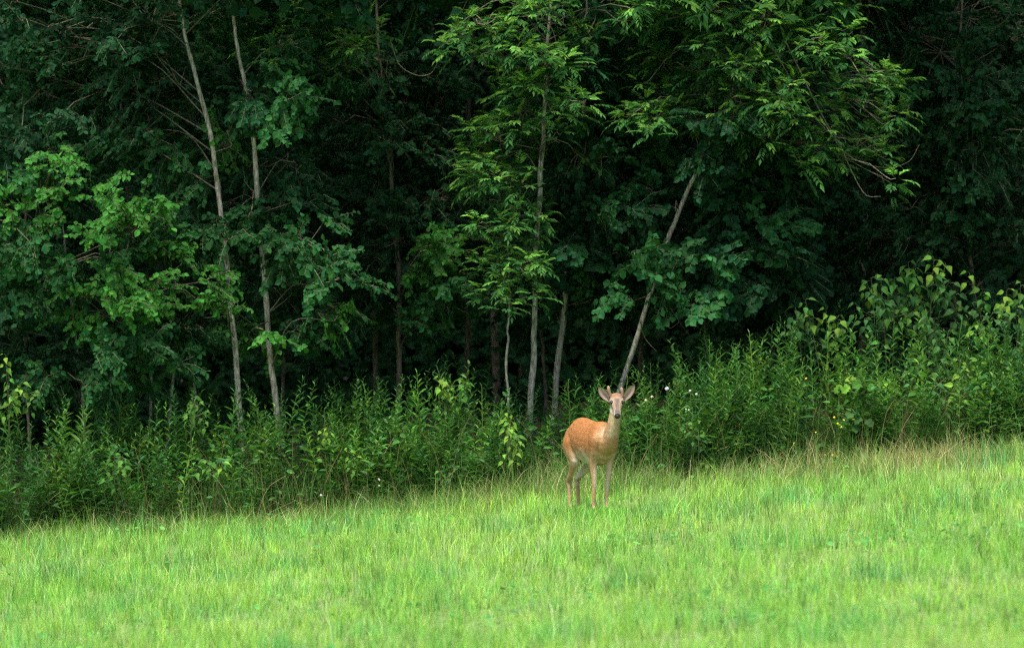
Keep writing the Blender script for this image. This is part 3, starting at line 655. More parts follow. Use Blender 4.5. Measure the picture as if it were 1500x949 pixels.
def build_tall_grass():
    r_ = np.random.default_rng(32); b = Buf()
    nt = 2300; tx = r_.uniform(-7, 7, nt); ty = edge_y(tx) + r_.normal(-.12, .42, nt) - .5 * (r_.random(nt) < .3) * (tx > -1)
    hs_ = np.clip(1 + .4 * r_.standard_normal(nt), .35, 2) * np.interp(tx, [-5, 0, 3], [.75, .9, 1.0]); x = np.repeat(tx, 11); n = len(x); hs_ = np.repeat(hs_, 11); x = x + r_.normal(0, .06, n); y = np.repeat(ty, 11) + r_.normal(0, .05, n)
    rt = np.interp(x, [-5, 0, 3, 6], [.08, .22, .36, .42]) * np.clip(.6 + .6 * fnoise(x, y, 5, 1.2), .05, 1.3) + .6 * np.exp(-((x - 4.2) / .6) ** 2)
    st = (r_.random(n) < rt)[:, None] * r_.uniform(.5, 1, (n, 1))
    C = np.array([.13, .26, .055]) * (1 - st) + np.array([.50, .42, .21]) * st
    C = np.clip(C * np.clip(1 + .25 * r_.standard_normal((n, 1)), .4, 1.8), .01, .8)
    h = r_.uniform(.16, .46, n) * hs_ * np.clip(.8 + .35 * fnoise(x, y, 6, 1.5), .4, 1.4)
    blades(b, x, y, h, r_.uniform(.0035, .007, n), r_.normal(.35, .35, n), C, 3, r_=r_, droop=.16)
    # long blades standing among the weeds
    n = 9000
    x = r_.uniform(-7, 7, n); y = edge_y(x) + r_.uniform(.1, 1.3, n)
    C = vary((.07, .17, .035), n, r_, .25)
    k = r_.random(n) < .12; C[k] = np.array([.30, .26, .12])
    blades(b, x, y, r_.uniform(.35, .85, n) * weed_height(x, y) * .8, r_.uniform(.005, .010, n), r_.normal(.3, .3, n), C, 4, r_=r_, droop=.25)
    # stray pale stalks lying over
    n = 420
    x = r_.uniform(-6, 6, n); y = edge_y(x) + r_.uniform(-.9, .3, n)
    blades(b, x, y, r_.uniform(.2, .5, n), np.full(n, .006), r_.normal(0, 1.0, n) + .4, np.tile([.52, .44, .24], (n, 1)) * r_.uniform(.7, 1.1, (n, 1)), 3, r_=r_, droop=.3)
    link("tall_grass", b.mesh("tall_grass", [M_GRASS]), kind="stuff", label="straw coloured tall grass along the foot of the weed bank", category="tall grass")
build_tall_grass()

# ------------------------------------------------------------------ broad-leaved shrubs and seedlings, every leaf a part
def big_leaf_mesh(asp, seed, lobes=False):
    """one curved, toothed leaf of unit length along +X, drooping at the tip, face up"""
    r_ = np.random.default_rng(seed); b = Buf()
    u = np.array([0, .12, .3, .5, .7, .87, 1.0]); w = np.array([.02, .36, .45, .34, .18, .07, .0]) * asp
    if lobes: w = np.array([.02, .42, .50, .34, .46, .16, .0]) * asp
    z = -.45 * u**2.0
    L = np.stack([u + .05 * w / asp, w, z + .10 * w / asp], 1); Rr = np.stack([u + .05 * w / asp, -w, z + .10 * w / asp], 1); Cc = np.stack([u, 0 * u, z - .03 * np.sin(u * 3.14)], 1)
    V = np.vstack([L, Cc, Rr]) + r_.standard_normal((21, 3)) * .012; k = len(u); i = np.arange(k - 1)
    b.add(V, [np.stack([i, i + k, i + k + 1, i + 1], 1), np.stack([i + k, i + 2 * k, i + 2 * k + 1, i + k + 1], 1)], (.1, .22, .035))
    return b
def tinted(b, c, name):
    b.c = [np.tile(np.asarray(c, np.float32), (len(v), 1)) for v in b.v]
    return b.mesh(name, [M_BROAD])
BROAD_COL = {'lime': (.135, .295, .036), 'fresh': (.062, .185, .030), 'deep': (.034, .115, .030)}
LEAFM = {}
for cn, cc in BROAD_COL.items():
    for kind, asp in (('broad', .66), ('oval', .60), ('lobed', .95)):
        LEAFM[cn, kind] = [tinted(big_leaf_mesh(asp, 5 + q, kind == 'lobed'), np.asarray(cc) * (1 + .15 * (q - 1)), "leaf") for q in range(3)]

def place_leaf(root, base, p, d, n, L, cn, kind, r_):
    d = nrm(d); s = nrm(np.cross(n, d)); n2 = np.cross(d, s)
    o = link("leaf", LEAFM[cn, kind][int(r_.integers(0, 3))], root)
    from mathutils import Matrix
    Mx = Matrix(((d[0], s[0], n2[0]), (d[1], s[1], n2[1]), (d[2], s[2], n2[2])))
    o.location = p - base; o.rotation_euler = Mx.to_euler(); o.scale = (L, L, L)

def leafy_shrub(name, label, Y, tips, leaf, kinds, seed, category="shrub", group=None, per=(4, 7), stem_c=(.06, .085, .03)):
    """tips: pixel spots of the leaf rosettes (px, py, colour); stems rise to them from one foot"""
    r_ = np.random.default_rng(seed)
    cxp = np.mean([t[0] for t in tips])
    base = at(cxp, 0, Y); base[2] = ground_z(base[0], base[1])
    root = link(name, None, loc=base, label=label, category=category)
    if group: root["group"] = group
    st = Buf()
    ctr = [at(px, py, Y + r_.normal() * .16) for px, py, _ in tips]
    order = np.argsort([-c[2] for c in ctr]); nm = 1 + (len(tips) > 8) + (len(tips) > 13)
    mains = []
    for q in order[:nm]:
        foot = base + np.array([r_.normal() * .08, r_.normal() * .08, -.04]); c = ctr[q]
        P = spline([foot, foot * .45 + c * .55 + np.array([r_.normal() * .03, 0, .08]), c], 12); mains.append(P)
        V, fs = tube(P - base, np.linspace(.0065, .0025, 12), 4); st.add(V, fs, stem_c)
    for q, (px, py, cn) in enumerate(tips):
        c = ctr[q]
        if q not in order[:nm]:
            allp = np.vstack([m_[2:] for m_ in mains]); dz = c[2] - allp[:, 2]
            s0 = allp[np.argmin(np.linalg.norm(allp - c, axis=1) + np.where(dz < .02, 1.0, 0))]
            P = spline([s0, (s0 + c) / 2 - UP * .02, c], 5); V, fs = tube(P - base, np.linspace(.0035, .002, 5), 3); st.add(V, fs, stem_c)
        ph = r_.random() * 6.28
        for k in range(int(r_.integers(*per))):
            a = ph + k * 2.4 + r_.normal() * .2; el = .35 - .25 * k + r_.normal() * .15
            d = np.array([math.cos(a), math.sin(a) * .8 - .25, el]); p0 = c - UP * .03 * k
            pe = p0 + nrm(d) * leaf * .35
            V, fs = tube(np.array([p0, (p0 + pe) / 2 + UP * .01, pe]) - base, [.003, .0024, .002], 3); st.add(V, fs, stem_c)
            nn = UP * .7 + np.array([0, -.65, 0]) + r_.standard_normal(3) * .25
            place_leaf(root, base, pe, d - UP * .50, nn, leaf * r_.uniform(.75, 1.2), cn, kinds, r_)
    link("stem", st.mesh("stem", [M_STEM]), root)
    return root

def fill(cx, cy, rx, ry, n, cols, seed):
    r_ = np.random.default_rng(seed); o = []
    for k in range(n):
        a = r_.random() * 6.28; q = math.sqrt(r_.random()); o.append((cx + rx * q * math.cos(a), cy + ry * q * math.sin(a), cols[int(r_.integers(0, len(cols)))]))
    return o
for (lab, Ys, cx_, cy_, rx_, ry_, n_, cols, extra, lf_, sd_) in [
    ("tall broad-leaved shrub with lime tips, highest of those along the wood", 4.2, 1360, 440, 60, 55, 20, ['fresh', 'deep', 'deep'], [(1368, 378, 'lime'), (1385, 385, 'lime'), (1340, 395, 'fresh'), (1380, 420, 'fresh'), (1330, 385, 'fresh')], .11, 71),
    ("broad-leaved shrub with arching pale drooping leaves at the shrub thicket's outer end", 4.0, 1465, 465, 50, 60, 20, ['fresh', 'deep', 'lime', 'deep'], [(1420, 400, 'lime'), (1440, 425, 'fresh'), (1475, 425, 'lime'), (1495, 415, 'fresh')], .105, 72),
    ("broad-leaved shrub of deep green drooping leaves behind the tall weeds", 4.1, 1285, 445, 55, 45, 18, ['deep', 'deep', 'fresh'], [(1290, 405, 'fresh'), (1270, 415, 'lime'), (1310, 408, 'fresh')], .105, 73),
    ("smaller broad-leaved shrub with lime yellow top leaves under the dim thicket tree", 4.0, 1200, 480, 48, 36, 14, ['deep', 'fresh', 'deep'], [(1210, 455, 'lime'), (1190, 462, 'lime'), (1228, 465, 'lime'), (1180, 440, 'fresh'), (1165, 450, 'deep')], .10, 74),
    ("broad-leaved shrub spilling out of the weed bank down to the straw grass", 3.05, 1405, 570, 55, 50, 20, ['fresh', 'deep', 'deep', 'lime'], [], .09, 75),
    ("broad-leaved shrub of mid green leaves rising among the tallest weeds", 3.6, 1350, 510, 60, 35, 16, ['fresh', 'deep', 'deep'], [], .095, 76),
    ("broad-leaved shrub of small deep leaves between the drooping shrub and the spilling one", 3.4, 1480, 540, 35, 50, 14, ['deep', 'fresh', 'deep'], [], .09, 70)]:
    leafy_shrub("bramble_shrub", lab, Ys, fill(cx_, cy_, rx_, ry_, n_, cols, sd_) + extra, lf_, 'broad', sd_)
leafy_shrub("maple_seedling", "lime green lobed maple seedling standing in front of the weeds", 3.0, [(1238, 555, 'lime'), (1250, 560, 'lime'), (1235, 575, 'lime'), (1265, 562, 'fresh'), (1298, 560, 'lime'), (1255, 585, 'fresh')], .11, 'lobed', 77, "seedling", per=(2, 4))
leafy_shrub("maple_seedling", "low seedling of deep green lobed leaves beneath the lime maple seedling", 2.9, fill(1262, 618, 20, 18, 6, ['fresh', 'deep'], 7), .10, 'lobed', 78, "seedling")
leafy_shrub("yellow_green_seedling", "lime green seedling with a bushy mid green lower half beside the deer's chest", 2.85, fill(1015, 620, 18, 8, 5, ['lime'], 8) + fill(1012, 645, 25, 14, 6, ['fresh', 'deep'], 9) + fill(1025, 672, 22, 8, 4, ['lime', 'fresh'], 10), .075, 'oval', 79, "seedling")
leafy_shrub("yellow_green_seedling", "slim yellow green seedling in stacked tiers behind the deer's rump", 2.9, fill(742, 606, 12, 5, 3, ['lime'], 11) + fill(745, 628, 14, 6, 4, ['lime'], 12) + fill(750, 645, 12, 6, 4, ['lime', 'fresh'], 13) + fill(750, 668, 12, 6, 3, ['lime', 'fresh'], 14), .075, 'oval', 80, "seedling")
leafy_shrub("yellow_green_seedling", "tiny lime seedling with oval leaves topping the dark weeds", 2.95, fill(484, 630, 14, 8, 5, ['lime'], 15), .06, 'oval', 81, "seedling")
leafy_shrub("yellow_green_seedling", "small lime seedling with leaves in a sloping row low in the weeds", 2.9, fill(505, 660, 9, 6, 4, ['lime'], 16) + fill(520, 672, 9, 8, 5, ['lime', 'fresh'], 17), .06, 'oval', 82, "seedling")
leafy_shrub("elder_shrub", "fresh green shrub of paired oval leaves poking over the weeds under the dark gap", 3.8, fill(662, 556, 22, 10, 7, ['fresh', 'lime'], 18) + fill(660, 580, 20, 10, 4, ['fresh', 'deep'], 19), .085, 'oval', 83)
leafy_shrub("elder_shrub", "spreading fresh green shrub above the straw grass below the poplars", 2.9, fill(315, 677, 38, 9, 9, ['fresh', 'lime', 'fresh'], 20), .085, 'oval', 84)
leafy_shrub("elder_shrub", "upright green shrub with stacked oval leaves in the darkest weeds", 2.85, fill(168, 672, 16, 32, 10, ['fresh', 'deep', 'fresh'], 21), .085, 'oval', 85)
leafy_shrub("elder_shrub", "rounded yellow green bush of small leaves beside the alder bush's foot", 3.3, fill(25, 575, 28, 22, 9, ['fresh', 'lime', 'fresh'], 22) + [(8, 520, 'lime'), (12, 545, 'fresh')], .085, 'oval', 86)
leafy_shrub("elder_shrub", "small shrub of bright round leaves at the foot of the poplars", 3.3, fill(288, 595, 20, 16, 7, ['fresh', 'lime'], 23), .075, 'oval', 87)
leafy_shrub("elder_shrub", "olive green shrub crouching at the grass edge behind the deer", 2.75, fill(662, 690, 20, 12, 7, ['fresh', 'deep'], 24), .07, 'oval', 88)

# ------------------------------------------------------------------ wild flowers
def flower_plant(name, label, Y, heads, size, c, cc, seed, group=None):
    r_ = np.random.default_rng(seed)
    x0 = np.mean([h[0] for h in heads]); base = at(x0, 0, Y); base[2] = ground_z(base[0], base[1])
    root = link(name, None, loc=base, label=label, category="flower")
    if group: root["group"] = group
    st = Buf(); fl = Buf()
    for (px, py) in heads:
        p = at(px, py, Y); e = p - base
        P = spline([[r_.normal() * .02, 0, -.03], e * .55 + [0, .02, .03], e], 7); V, fs = tube(P, np.linspace(.004, .002, 7), 4); st.add(V, fs, (.07, .14, .03))
        t = np.linspace(.2, .9, 9); a = np.arange(9) * 2.4; pos = np.stack([np.interp(t * 6, np.arange(7), P[:, q]) for q in range(3)], 1)
        leaves(fl, LANCE2, pos, np.stack([np.cos(a), np.sin(a), 0 * a + .4], 1), np.stack([0 * a, 0 * a, 1 + 0 * a], 1), .07, .014, vary(W_GOLD, 9, r_))
        b = Buf(); m = 13; a = np.arange(m) / m * 6.28
        fd = nrm(np.array([r_.normal() * .3, -.75, .6])); f1 = nrm(np.cross(fd, [0.1, 0, 1])); f2 = np.cross(fd, f1)
        for ring, (sl, up) in enumerate(((1, .25), (.7, .8))):
            d = np.cos(a + ring * .2)[:, None] * f1 + np.sin(a + ring * .2)[:, None] * f2 + fd * up
            leaves(b, LANCE2, np.tile(e, (m, 1)), d, np.tile(fd, (m, 1)), size * .5 * sl, size * .2, vary(c, m, r_, .1, .02))
        hd = link("flower_head", b.mesh("flower_head", [M_PETAL]), root)
        b2 = Buf(); V, fs = tube(np.array([e - fd * size * .15, e + fd * size * .05, e + fd * size * .16]), np.array([.5, 1.0, .5]) * size * .2, 7, True); b2.add(V, fs, cc)
        link("flower_centre", b2.mesh("flower_centre", [M_PETAL]), hd)
    link("stem", st.mesh("stem", [M_STEM]), root); link("foliage", fl.mesh("foliage", [M_WEED]), root)
WH, YE = (.50, .48, .50), (.80, .62, .03)
flower_plant("white_flower", "largest pale lilac flower head standing beside the deer's ear", 2.85, [(977, 569)], .048, (.48, .43, .54), (.42, .38, .42), 1)
flower_plant("white_flower", "pair of small white flowers next to the large pale one", 2.85, [(1011, 572), (1020, 577)], .03, WH, (.6, .6, .5), 2)
flower_plant("white_flower", "creamy white flower pair hanging just beside the deer's head", 2.8, [(955, 581), (946, 586)], .032, (.48, .42, .30), (.42, .38, .2), 3)
flower_plant("white_flower", "tiny white flowers below the large pale one", 2.85, [(1005, 599), (1009, 600)], .02, WH, (.7, .6, .2), 4)
flower_plant("yellow_flower", "yellow wildflower cluster of five heads in the weeds", 2.7, [(1222, 611), (1236, 615), (1227, 620), (1233, 625), (1250, 614)], .025, YE, (.6, .35, .02), 5)
flower_plant("yellow_flower", "three yellow flowers low at the straw grass edge", 2.55, [(1208, 666), (1219, 666), (1226, 669)], .026, YE, (.6, .35, .02), 6)
flower_plant("yellow_flower", "single yellow flower high in the weeds beside the maple seedling", 2.9, [(1181, 554)], .026, YE, (.6, .35, .02), 7)
flower_plant("yellow_flower", "pair of yellow flowers between the cluster and the grass edge", 2.7, [(1195, 633), (1163, 649)], .022, YE, (.6, .35, .02), 8)
flower_plant("white_flower", "two small white blooms low under the weeds", 2.6, [(555, 702), (555, 711)], .032, WH, (.7, .6, .2), 9)
flower_plant("white_flower", "lone small white bloom at the dry grass edge below the seedling", 2.6, [(470, 725)], .03, WH, (.7, .6, .2), 10)

# ------------------------------------------------------------------ bare arching twigs and vines hanging in the trees
def bare_vine(label, Y, pts, w, seed):
    P = spline(np.array([at(a, c, Y) for a, c in pts]), 18); P[:, 1] += np.sin(np.linspace(0, 3, 18)) * .12
    b = Buf(); o = P[0]; V, fs = tube(P - o, np.linspace(w, w * .45, 18), 4, True); b.add(V, fs, (.2, .2, .15))
    link("bare_vine", b.mesh("bare_vine", [M_TWIG]), loc=o, label=label, category="vine")
bare_vine("thin bare vine looping between dark branches high in the wood", 4.3, [(572, 60), (585, 95), (610, 110), (630, 108), (640, 95)], .005, 1)
bare_vine("bare arching twig curling up under the wide ash crown", 3.7, [(1120, 50), (1180, 150), (1225, 200), (1290, 200), (1322, 185), (1332, 152)], .007, 2)
bare_vine("long bare ash twig drooping below the crown with an upturned end", 3.7, [(1150, 60), (1205, 170), (1230, 210), (1248, 250), (1268, 285), (1290, 288)], .008, 3)
bare_vine("bare twig hooking upward beyond the drooping one", 3.7, [(1200, 170), (1240, 225), (1290, 245), (1330, 238), (1347, 212)], .006, 4)
bare_vine("bare twig sagging across the dim thicket leaves", 4.2, [(1090, 180), (1120, 200), (1160, 206), (1200, 196)], .006, 5)
bare_vine("pale bare twig arching off the poplar trunk towards the round leaves", 4.6, [(388, 412), (400, 400), (420, 398), (432, 404)], .007, 6)
bare_vine("longer pale bare twig arching above the round leaves", 4.6, [(378, 345), (400, 335), (430, 332), (460, 342)], .006, 7)
bare_vine("thin dark vine hanging down beside the leaning trunk", 4.3, [(975, 400), (976, 450), (980, 480), (995, 472)], .005, 8)
bare_vine("dead twig leaning against the foot of the leaning trunk", 4.2, [(938, 470), (945, 495), (962, 515)], .005, 9)

# ------------------------------------------------------------------ the deer
def build_deer():
    r_ = np.random.default_rng(5)
    th = math.radians(20)
    fw = np.array([math.sin(th), -math.cos(th), 0]); lf = np.array([math.cos(th), math.sin(th), 0])
    ox, oy = .787, .288
    base = np.array([ox, oy, float(ground_z(ox, oy))])
    root = link("deer", None, loc=base, label="young tan deer with short velvet antlers standing in the meadow", category="deer")
    def B3(X, Y, Z): return X * fw + Y * lf + Z * UP
    def WP(px, py, Yw): return at(px, py, Yw) - base           # photo direction at the deer's own distance
    buf = Buf()
    def loft(C, frames, rad, n=18):
        """closed loft: centres, (side, up) frames, (rs, ru) radii"""
        a = np.arange(n) / n * 2 * math.pi; rows = []
        for c, (s, u), (rs, ru) in zip(C, frames, rad): rows.append(c + np.cos(a)[:, None] * rs * s + np.sin(a)[:, None] * ru * u)
        m = len(rows); V = np.vstack(rows + [C[0][None], C[-1][None]])
        i = np.arange(m - 1)[:, None] * n; j = np.arange(n)[None]; k = (j + 1) % n
        q = np.stack([i + j, i + k, i + k + n, i + j + n], -1).reshape(-1, 4)
        jj = np.arange(n); kk = (jj + 1) % n
        buf.add(V, [q, np.stack([kk, jj, np.full(n, m * n)], 1), np.stack([jj + (m - 1) * n, kk + (m - 1) * n, np.full(n, m * n + 1)], 1)], (1, 1, 1))
    def smooth_loft(P, rad, side, n=18, samples=16):
        P = np.array(P, float); rad = np.array(rad, float)
        S = spline(P, samples); Rr = np.stack([np.interp(np.linspace(0, len(P) - 1, samples), np.arange(len(P)), rad[:, q]) for q in range(2)], 1)
        T = nrm(np.gradient(S, axis=0)); fr = []
        for t in T:
            s = nrm(side - t * np.dot(side, t)); fr.append((s, np.cross(t, s)))
        e0, e1 = S[0] - T[0] * Rr[0].mean() * .6, S[-1] + T[-1] * Rr[-1].mean() * .6
        S = np.vstack([e0, S, e1]); Rr = np.vstack([Rr[0] * .55, Rr, Rr[-1] * .55]); fr = [fr[0]] + fr + [fr[-1]]
        loft(S, fr, Rr, n)
    def limb(P, R, n=12): smooth_loft(P, [(a, b) for a, b in R], lf, n, 24)
    # trunk of the body
    smooth_loft([B3(X, 0, Z) for X, Z in [(-.46, .765), (-.39, .755), (-.28, .745), (-.12, .715), (.05, .692), (.18, .695), (.29, .708), (.37, .70), (.43, .685)]],
                [(.06, .075), (.115, .155), (.150, .200), (.158, .208), (.162, .215), (.148, .217), (.126, .205), (.100, .16), (.05, .085)], lf, 24, 30)
    for s in (-1, 1):                                          # haunches and shoulders
        smooth_loft([B3(-.36, s * .085, .80), B3(-.32, s * .10, .68), B3(-.24, s * .10, .55)], [(.05, .085), (.082, .155), (.055, .09)], lf, 14, 10)
        smooth_loft([B3(.30, s * .05, .86), B3(.31, s * .088, .74), B3(.29, s * .085, .60)], [(.035, .06), (.062, .10), (.046, .07)], lf, 14, 10)
    def gz(X, Y): p = base + B3(X, Y, 0); return float(ground_z(p[0], p[1])) - base[2]
    feet = []
    # forelegs: shoulder, elbow, knee, fetlock, hoof
    for (s, fx, fy, kx) in ((-1, .225, -.075, .255), (1, .20, .072, .235)):
        g = gz(fx, fy)
        limb([B3(.29, s * .085, .62), B3(.255, s * .085, .50), B3(kx, fy * 1.05, .33 + g), B3(kx - .008, fy, .27 + g), B3(fx + .008, fy, .115 + g), B3(fx + .02, fy, .055 + g)],
             [(.048, .068), (.036, .046), (.0225, .026), (.0225, .026), (.0155, .018), (.019, .023)])
        feet.append((fx + .025, fy, g))
    # hind legs: hip, stifle, hock, fetlock, hoof
    for (s, fx, fy) in ((-1, -.40, -.08), (1, -.49, .045)):
        g = gz(fx, fy)
        limb([B3(-.30, s * .09, .66), B3(-.22, s * .10, .53), B3((fx - .04) * .55 - .22 * .45, s * .09 * .5 + fy * .5, .435 + g), B3(fx - .045, fy, .345 + g), B3(fx - .03, fy, .27 + g), B3(fx - .012, fy, .12 + g), B3(fx + .01, fy, .055 + g)],
             [(.06, .10), (.05, .075), (.032, .045), (.0245, .033), (.019, .024), (.0165, .019), (.019, .023)])
        feet.append((fx + .015, fy, g))
    # tail
    limb([B3(-.45, 0, .83), B3(-.50, 0, .78), B3(-.51, 0, .70), B3(-.50, 0, .63)], [(.03, .025), (.042, .022), (.035, .02), (.012, .01)])
    # neck (world-aligned: it rises towards the head, which faces the camera)
    wx = np.array([1.0, 0, 0])
    n0 = B3(.27, 0, .77); n1 = WP(892, 648, -.06); n2 = WP(897.5, 628, -.16); n3 = WP(901, 608, -.215); n4 = WP(902.5, 592, -.235)
    smooth_loft([n0, n1, n2, n3, n4], [(.115, .16), (.090, .115), (.067, .088), (.056, .074), (.054, .064)], wx, 18, 20)
    smooth_loft([B3(.36, .0, .66), B3(.40, .0, .73), n1 + np.array([0, -.02, 0])], [(.07, .07), (.075, .07), (.062, .06)], wx, 16, 8)   # breast
    # head
    d = nrm(np.array([.03, -.76, -.65])); hu = nrm(UP - d * np.dot(UP, d)); hs = nrm(np.cross(d, hu)) * -1
    if hs[0] < 0: hs = -hs
    p0 = WP(903, 583.5, -.235)
    def H(s, v, u): return p0 + d * s + hs * v + hu * u
    def hl(st, n=18):
        S = [H(s, 0, u) for s, u, _, _ in st]; loft(np.array(S), [(hs, hu)] * len(st), [(a, b) for _, _, a, b in st], n)
    hl([(-.055, -.005, .02, .02), (-.045, -.002, .047, .040), (-.01, .0, .064, .054), (.03, .002, .070, .058), (.065, .002, .071, .055), (.10, -.006, .058, .049), (.135, -.012, .043, .042), (.17, -.016, .036, .036), (.205, -.018, .033, .033), (.235, -.018, .031, .030), (.255, -.018, .025, .024), (.262, -.018, .012, .012)])
    hl([(.02, -.03, .03, .03), (.05, -.036, .044, .038), (.09, -.040, .037, .034), (.14, -.040, .027, .026), (.20, -.037, .023, .020), (.235, -.034, .018, .014)], 14)    # jaw
    for s in (-1, 1):
        c = H(.062, s * .052, .018); loft(np.array([c - hu * .016, c - hu * .008, c + hu * .006, c + hu * .014]), [(hs, d)] * 4, [(.005, .008), (.010, .02), (.011, .022), (.006, .012)], 10)   # brow
        c = H(-.03, s * .046, .012); limb([c, c + hs * s * .016 + hu * .012], [(.020, .020), (.017, .015)], 10)                 # ear root
    # one continuous skin
    tmp = link("deer_tmp", buf.mesh("tmp", []))
    md = tmp.modifiers.new("r", 'REMESH'); md.mode = 'VOXEL'; md.voxel_size = .0085
    ms = tmp.modifiers.new("s", 'SMOOTH'); ms.factor = .5; ms.iterations = 5
    dg = bpy.context.evaluated_depsgraph_get()
    me = bpy.data.meshes.new_from_object(tmp.evaluated_get(dg), depsgraph=dg); me.name = "body"
    bpy.data.objects.remove(tmp)
    n = len(me.vertices); V = np.empty(n * 3); me.vertices.foreach_get("co", V); V = V.reshape(-1, 3)
    NN = np.empty(n * 3); me.vertices.foreach_get("normal", NN); NN = NN.reshape(-1, 3)
    # ---- the coat's own colouring
    X, Yl, Z = V @ fw, V @ lf, V[:, 2]
    def sm(v, a, b): t = np.clip((v - a) / (b - a), 0, 1); return t * t * (3 - 2 * t)
    def mix(A_, B_, w): w = w[:, None]; return A_ * (1 - w) + np.asarray(B_) * w
    RED, BUFF, PALE, WHITE, GREY = (.335, .142, .047), (.385, .235, .115), (.50, .39, .27), (.64, .57, .50), (.13, .105, .085)
    wob = .02 * np.sin(X * 31 + Z * 17) + .014 * np.sin(Z * 53 - X * 23 + Yl * 40)
    C = np.tile(np.array(RED), (n, 1))
    C = mix(C, (.31, .128, .040), sm(Z + wob, .86, .96) * (X < .32))                               # darker along the back
    C = mix(C, BUFF, sm(.66 - Z + wob, -.04, .10))
    C = mix(C, PALE, sm(.625 - Z + wob, -.03, .06) * sm(X, -.26, -.12) * (1 - sm(X, .15, .27)))                   # flank towards the belly
    C = mix(C, WHITE, sm(.555 - Z + wob, -.01, .05) * sm(X, -.20, -.12) * (1 - sm(X, .14, .22)))
    front = sm(X, .33, .43)
    C = mix(C, BUFF, front * sm(Z, .45, .6) * .85)
    legs = sm(.47 - Z, 0, .06)
    C = mix(C, (.43, .265, .140), legs)
    inner = sm((NN @ fw) * .6 - np.sign(Yl) * (NN @ lf) * .7, .1, .6)
    C = mix(C, (.64, .56, .48), inner * sm(.56 - Z, 0, .06) * sm(Z, .20, .30) * np.where(X < -.2, .85, .45))
    hind = X < -.2
    C = mix(C, WHITE, legs * hind * sm(np.where(np.abs(Yl) < .09, NN @ fw, -1), .0, .5) * sm(Z, .28, .36) * .45)
    C = mix(C, (.27, .165, .09), hind * sm(.36 - Z, 0, .04) * sm(Z, .18, .26) * .6)
    C = mix(C, PALE, (1 - hind) * legs * sm(np.where(Yl > 0, 1., .0), 0, 1) * sm(NN @ -UP + NN @ fw * .7, .2, .8) * .7)
    C = mix(C, PALE, sm(X, .30, .36) * sm(.60 - Z + wob, 0, .05) * .6)
    # head and neck by head coordinates
    q = V - p0; hS, hV, hU = q @ d, q @ hs, q @ hu
    neck = sm(X, .36, .44) * sm(Z, .74, .80)
    C = mix(C, (.42, .27, .14), neck * .9)
    C = mix(C, (.54, .42, .28), neck * sm(NN[:, 1] * -1, .35, .9) * .7)
    head = (Z > .90) & (hS > -.07) & (hU > -.085)
    hd = head.astype(float)
    C = mix(C, (.28, .195, .135), hd)
    C = mix(C, (.215, .125, .07), hd * sm(.055 - hS, 0, .03) * sm(hU, .015, .045))                  # rufous forehead
    bl = hd * sm(np.interp(hS, [.05, .09, .2], [.030, .020, .016]) - np.abs(hV) + .004, 0, .012) * sm(hS, .045, .075) * sm(hU, -.01, .02)
    C = mix(C, GREY, bl * .9)
    C = mix(C, (.10, .085, .075), hd * sm(hS, .17, .2) * sm(hU, -.02, .005) * sm(.034 - np.abs(hV), 0, .012) * .9)
    er = np.hypot(hS - .080, np.hypot(np.abs(hV) - .052, hU - .018))
    C = mix(C, (.44, .36, .28), hd * sm(.036 - er, 0, .008) * .7)
    C = mix(C, (.05, .04, .03), hd * sm(.0255 - er, 0, .005))
    C = mix(C, (.12, .085, .06), hd * sm(.010 - np.abs(hU - .006 + (hS - .095) * .35), 0, .006) * sm(hS, .092, .098) * sm(.125 - hS, 0, .02) * sm(np.abs(hV), .025, .035) * .8)                                   # pale eye ring
    C = mix(C, (.54, .46, .38), hd * sm(hS, .15, .19) * sm(np.abs(hV), .02, .03) * .7)               # pale muzzle sides
    C = mix(C, (.70, .64, .56), hd * sm(-hU, .035, .05) * sm(hS, .05, .1))                          # chin and throat
    C = mix(C, (.012, .011, .011), hd * sm(hS, .228, .238) * sm(hU, -.046, -.038))                         # nose pad
    C = mix(C, (.68, .60, .52), hd * sm(hS, .19, .21) * sm(-hU, .044, .05))
    fl = np.random.default_rng(8)
    C = np.clip(C * (1 + .05 * fl.standard_normal((n, 1))) * (1 + .10 * np.sin(X * 47 + Z * 39 + 2 * np.sin(Yl * 60))[:, None] * np.sin(Z * 61 - X * 20)[:, None]), .008, .85)
    a = me.attributes.new("tint", 'FLOAT_COLOR', 'POINT'); a.data.foreach_set("color", np.concatenate([C, np.ones((n, 1))], 1).astype(np.float32).ravel())
    me.polygons.foreach_set("use_smooth", np.ones(len(me.polygons), bool))
    MC = attr_material("deer_coat", .85, .12, .5, 90); MC.node_tree.nodes["Principled BSDF"].inputs["Sheen Weight"].default_value = .08
    me.materials.append(MC)
    link("body", me, root)
    # ---- short hair lying over the skin
    me.calc_loop_triangles(); nt = len(me.loop_triangles)
    tri = np.empty(nt * 3, np.int32); me.loop_triangles.foreach_get("vertices", tri); tri = tri.reshape(-1, 3)
    A_ = np.linalg.norm(np.cross(V[tri[:, 1]] - V[tri[:, 0]], V[tri[:, 2]] - V[tri[:, 0]]), axis=1)
    m = 40000; pick = r_.choice(nt, m, p=A_ / A_.sum()); w = r_.dirichlet((1, 1, 1), m)
    P = (V[tri[pick]] * w[..., None]).sum(1); Nn = nrm((NN[tri[pick]] * w[..., None]).sum(1)); Cc = (C[tri[pick]] * w[..., None]).sum(1)
    flow = -fw * .7 - UP * .65; isneck = ((P @ fw) > .36)[:, None]; flow = np.where(isneck, -UP + fw * .0, flow)
    hp = P - p0; ish = ((hp @ d) > -.03) & (P[:, 2] > .92)
    flow = np.where(ish[:, None], -d, flow) + r_.standard_normal((m, 3)) * .22
    flow = nrm(flow - Nn * (flow * Nn).sum(1, keepdims=True))
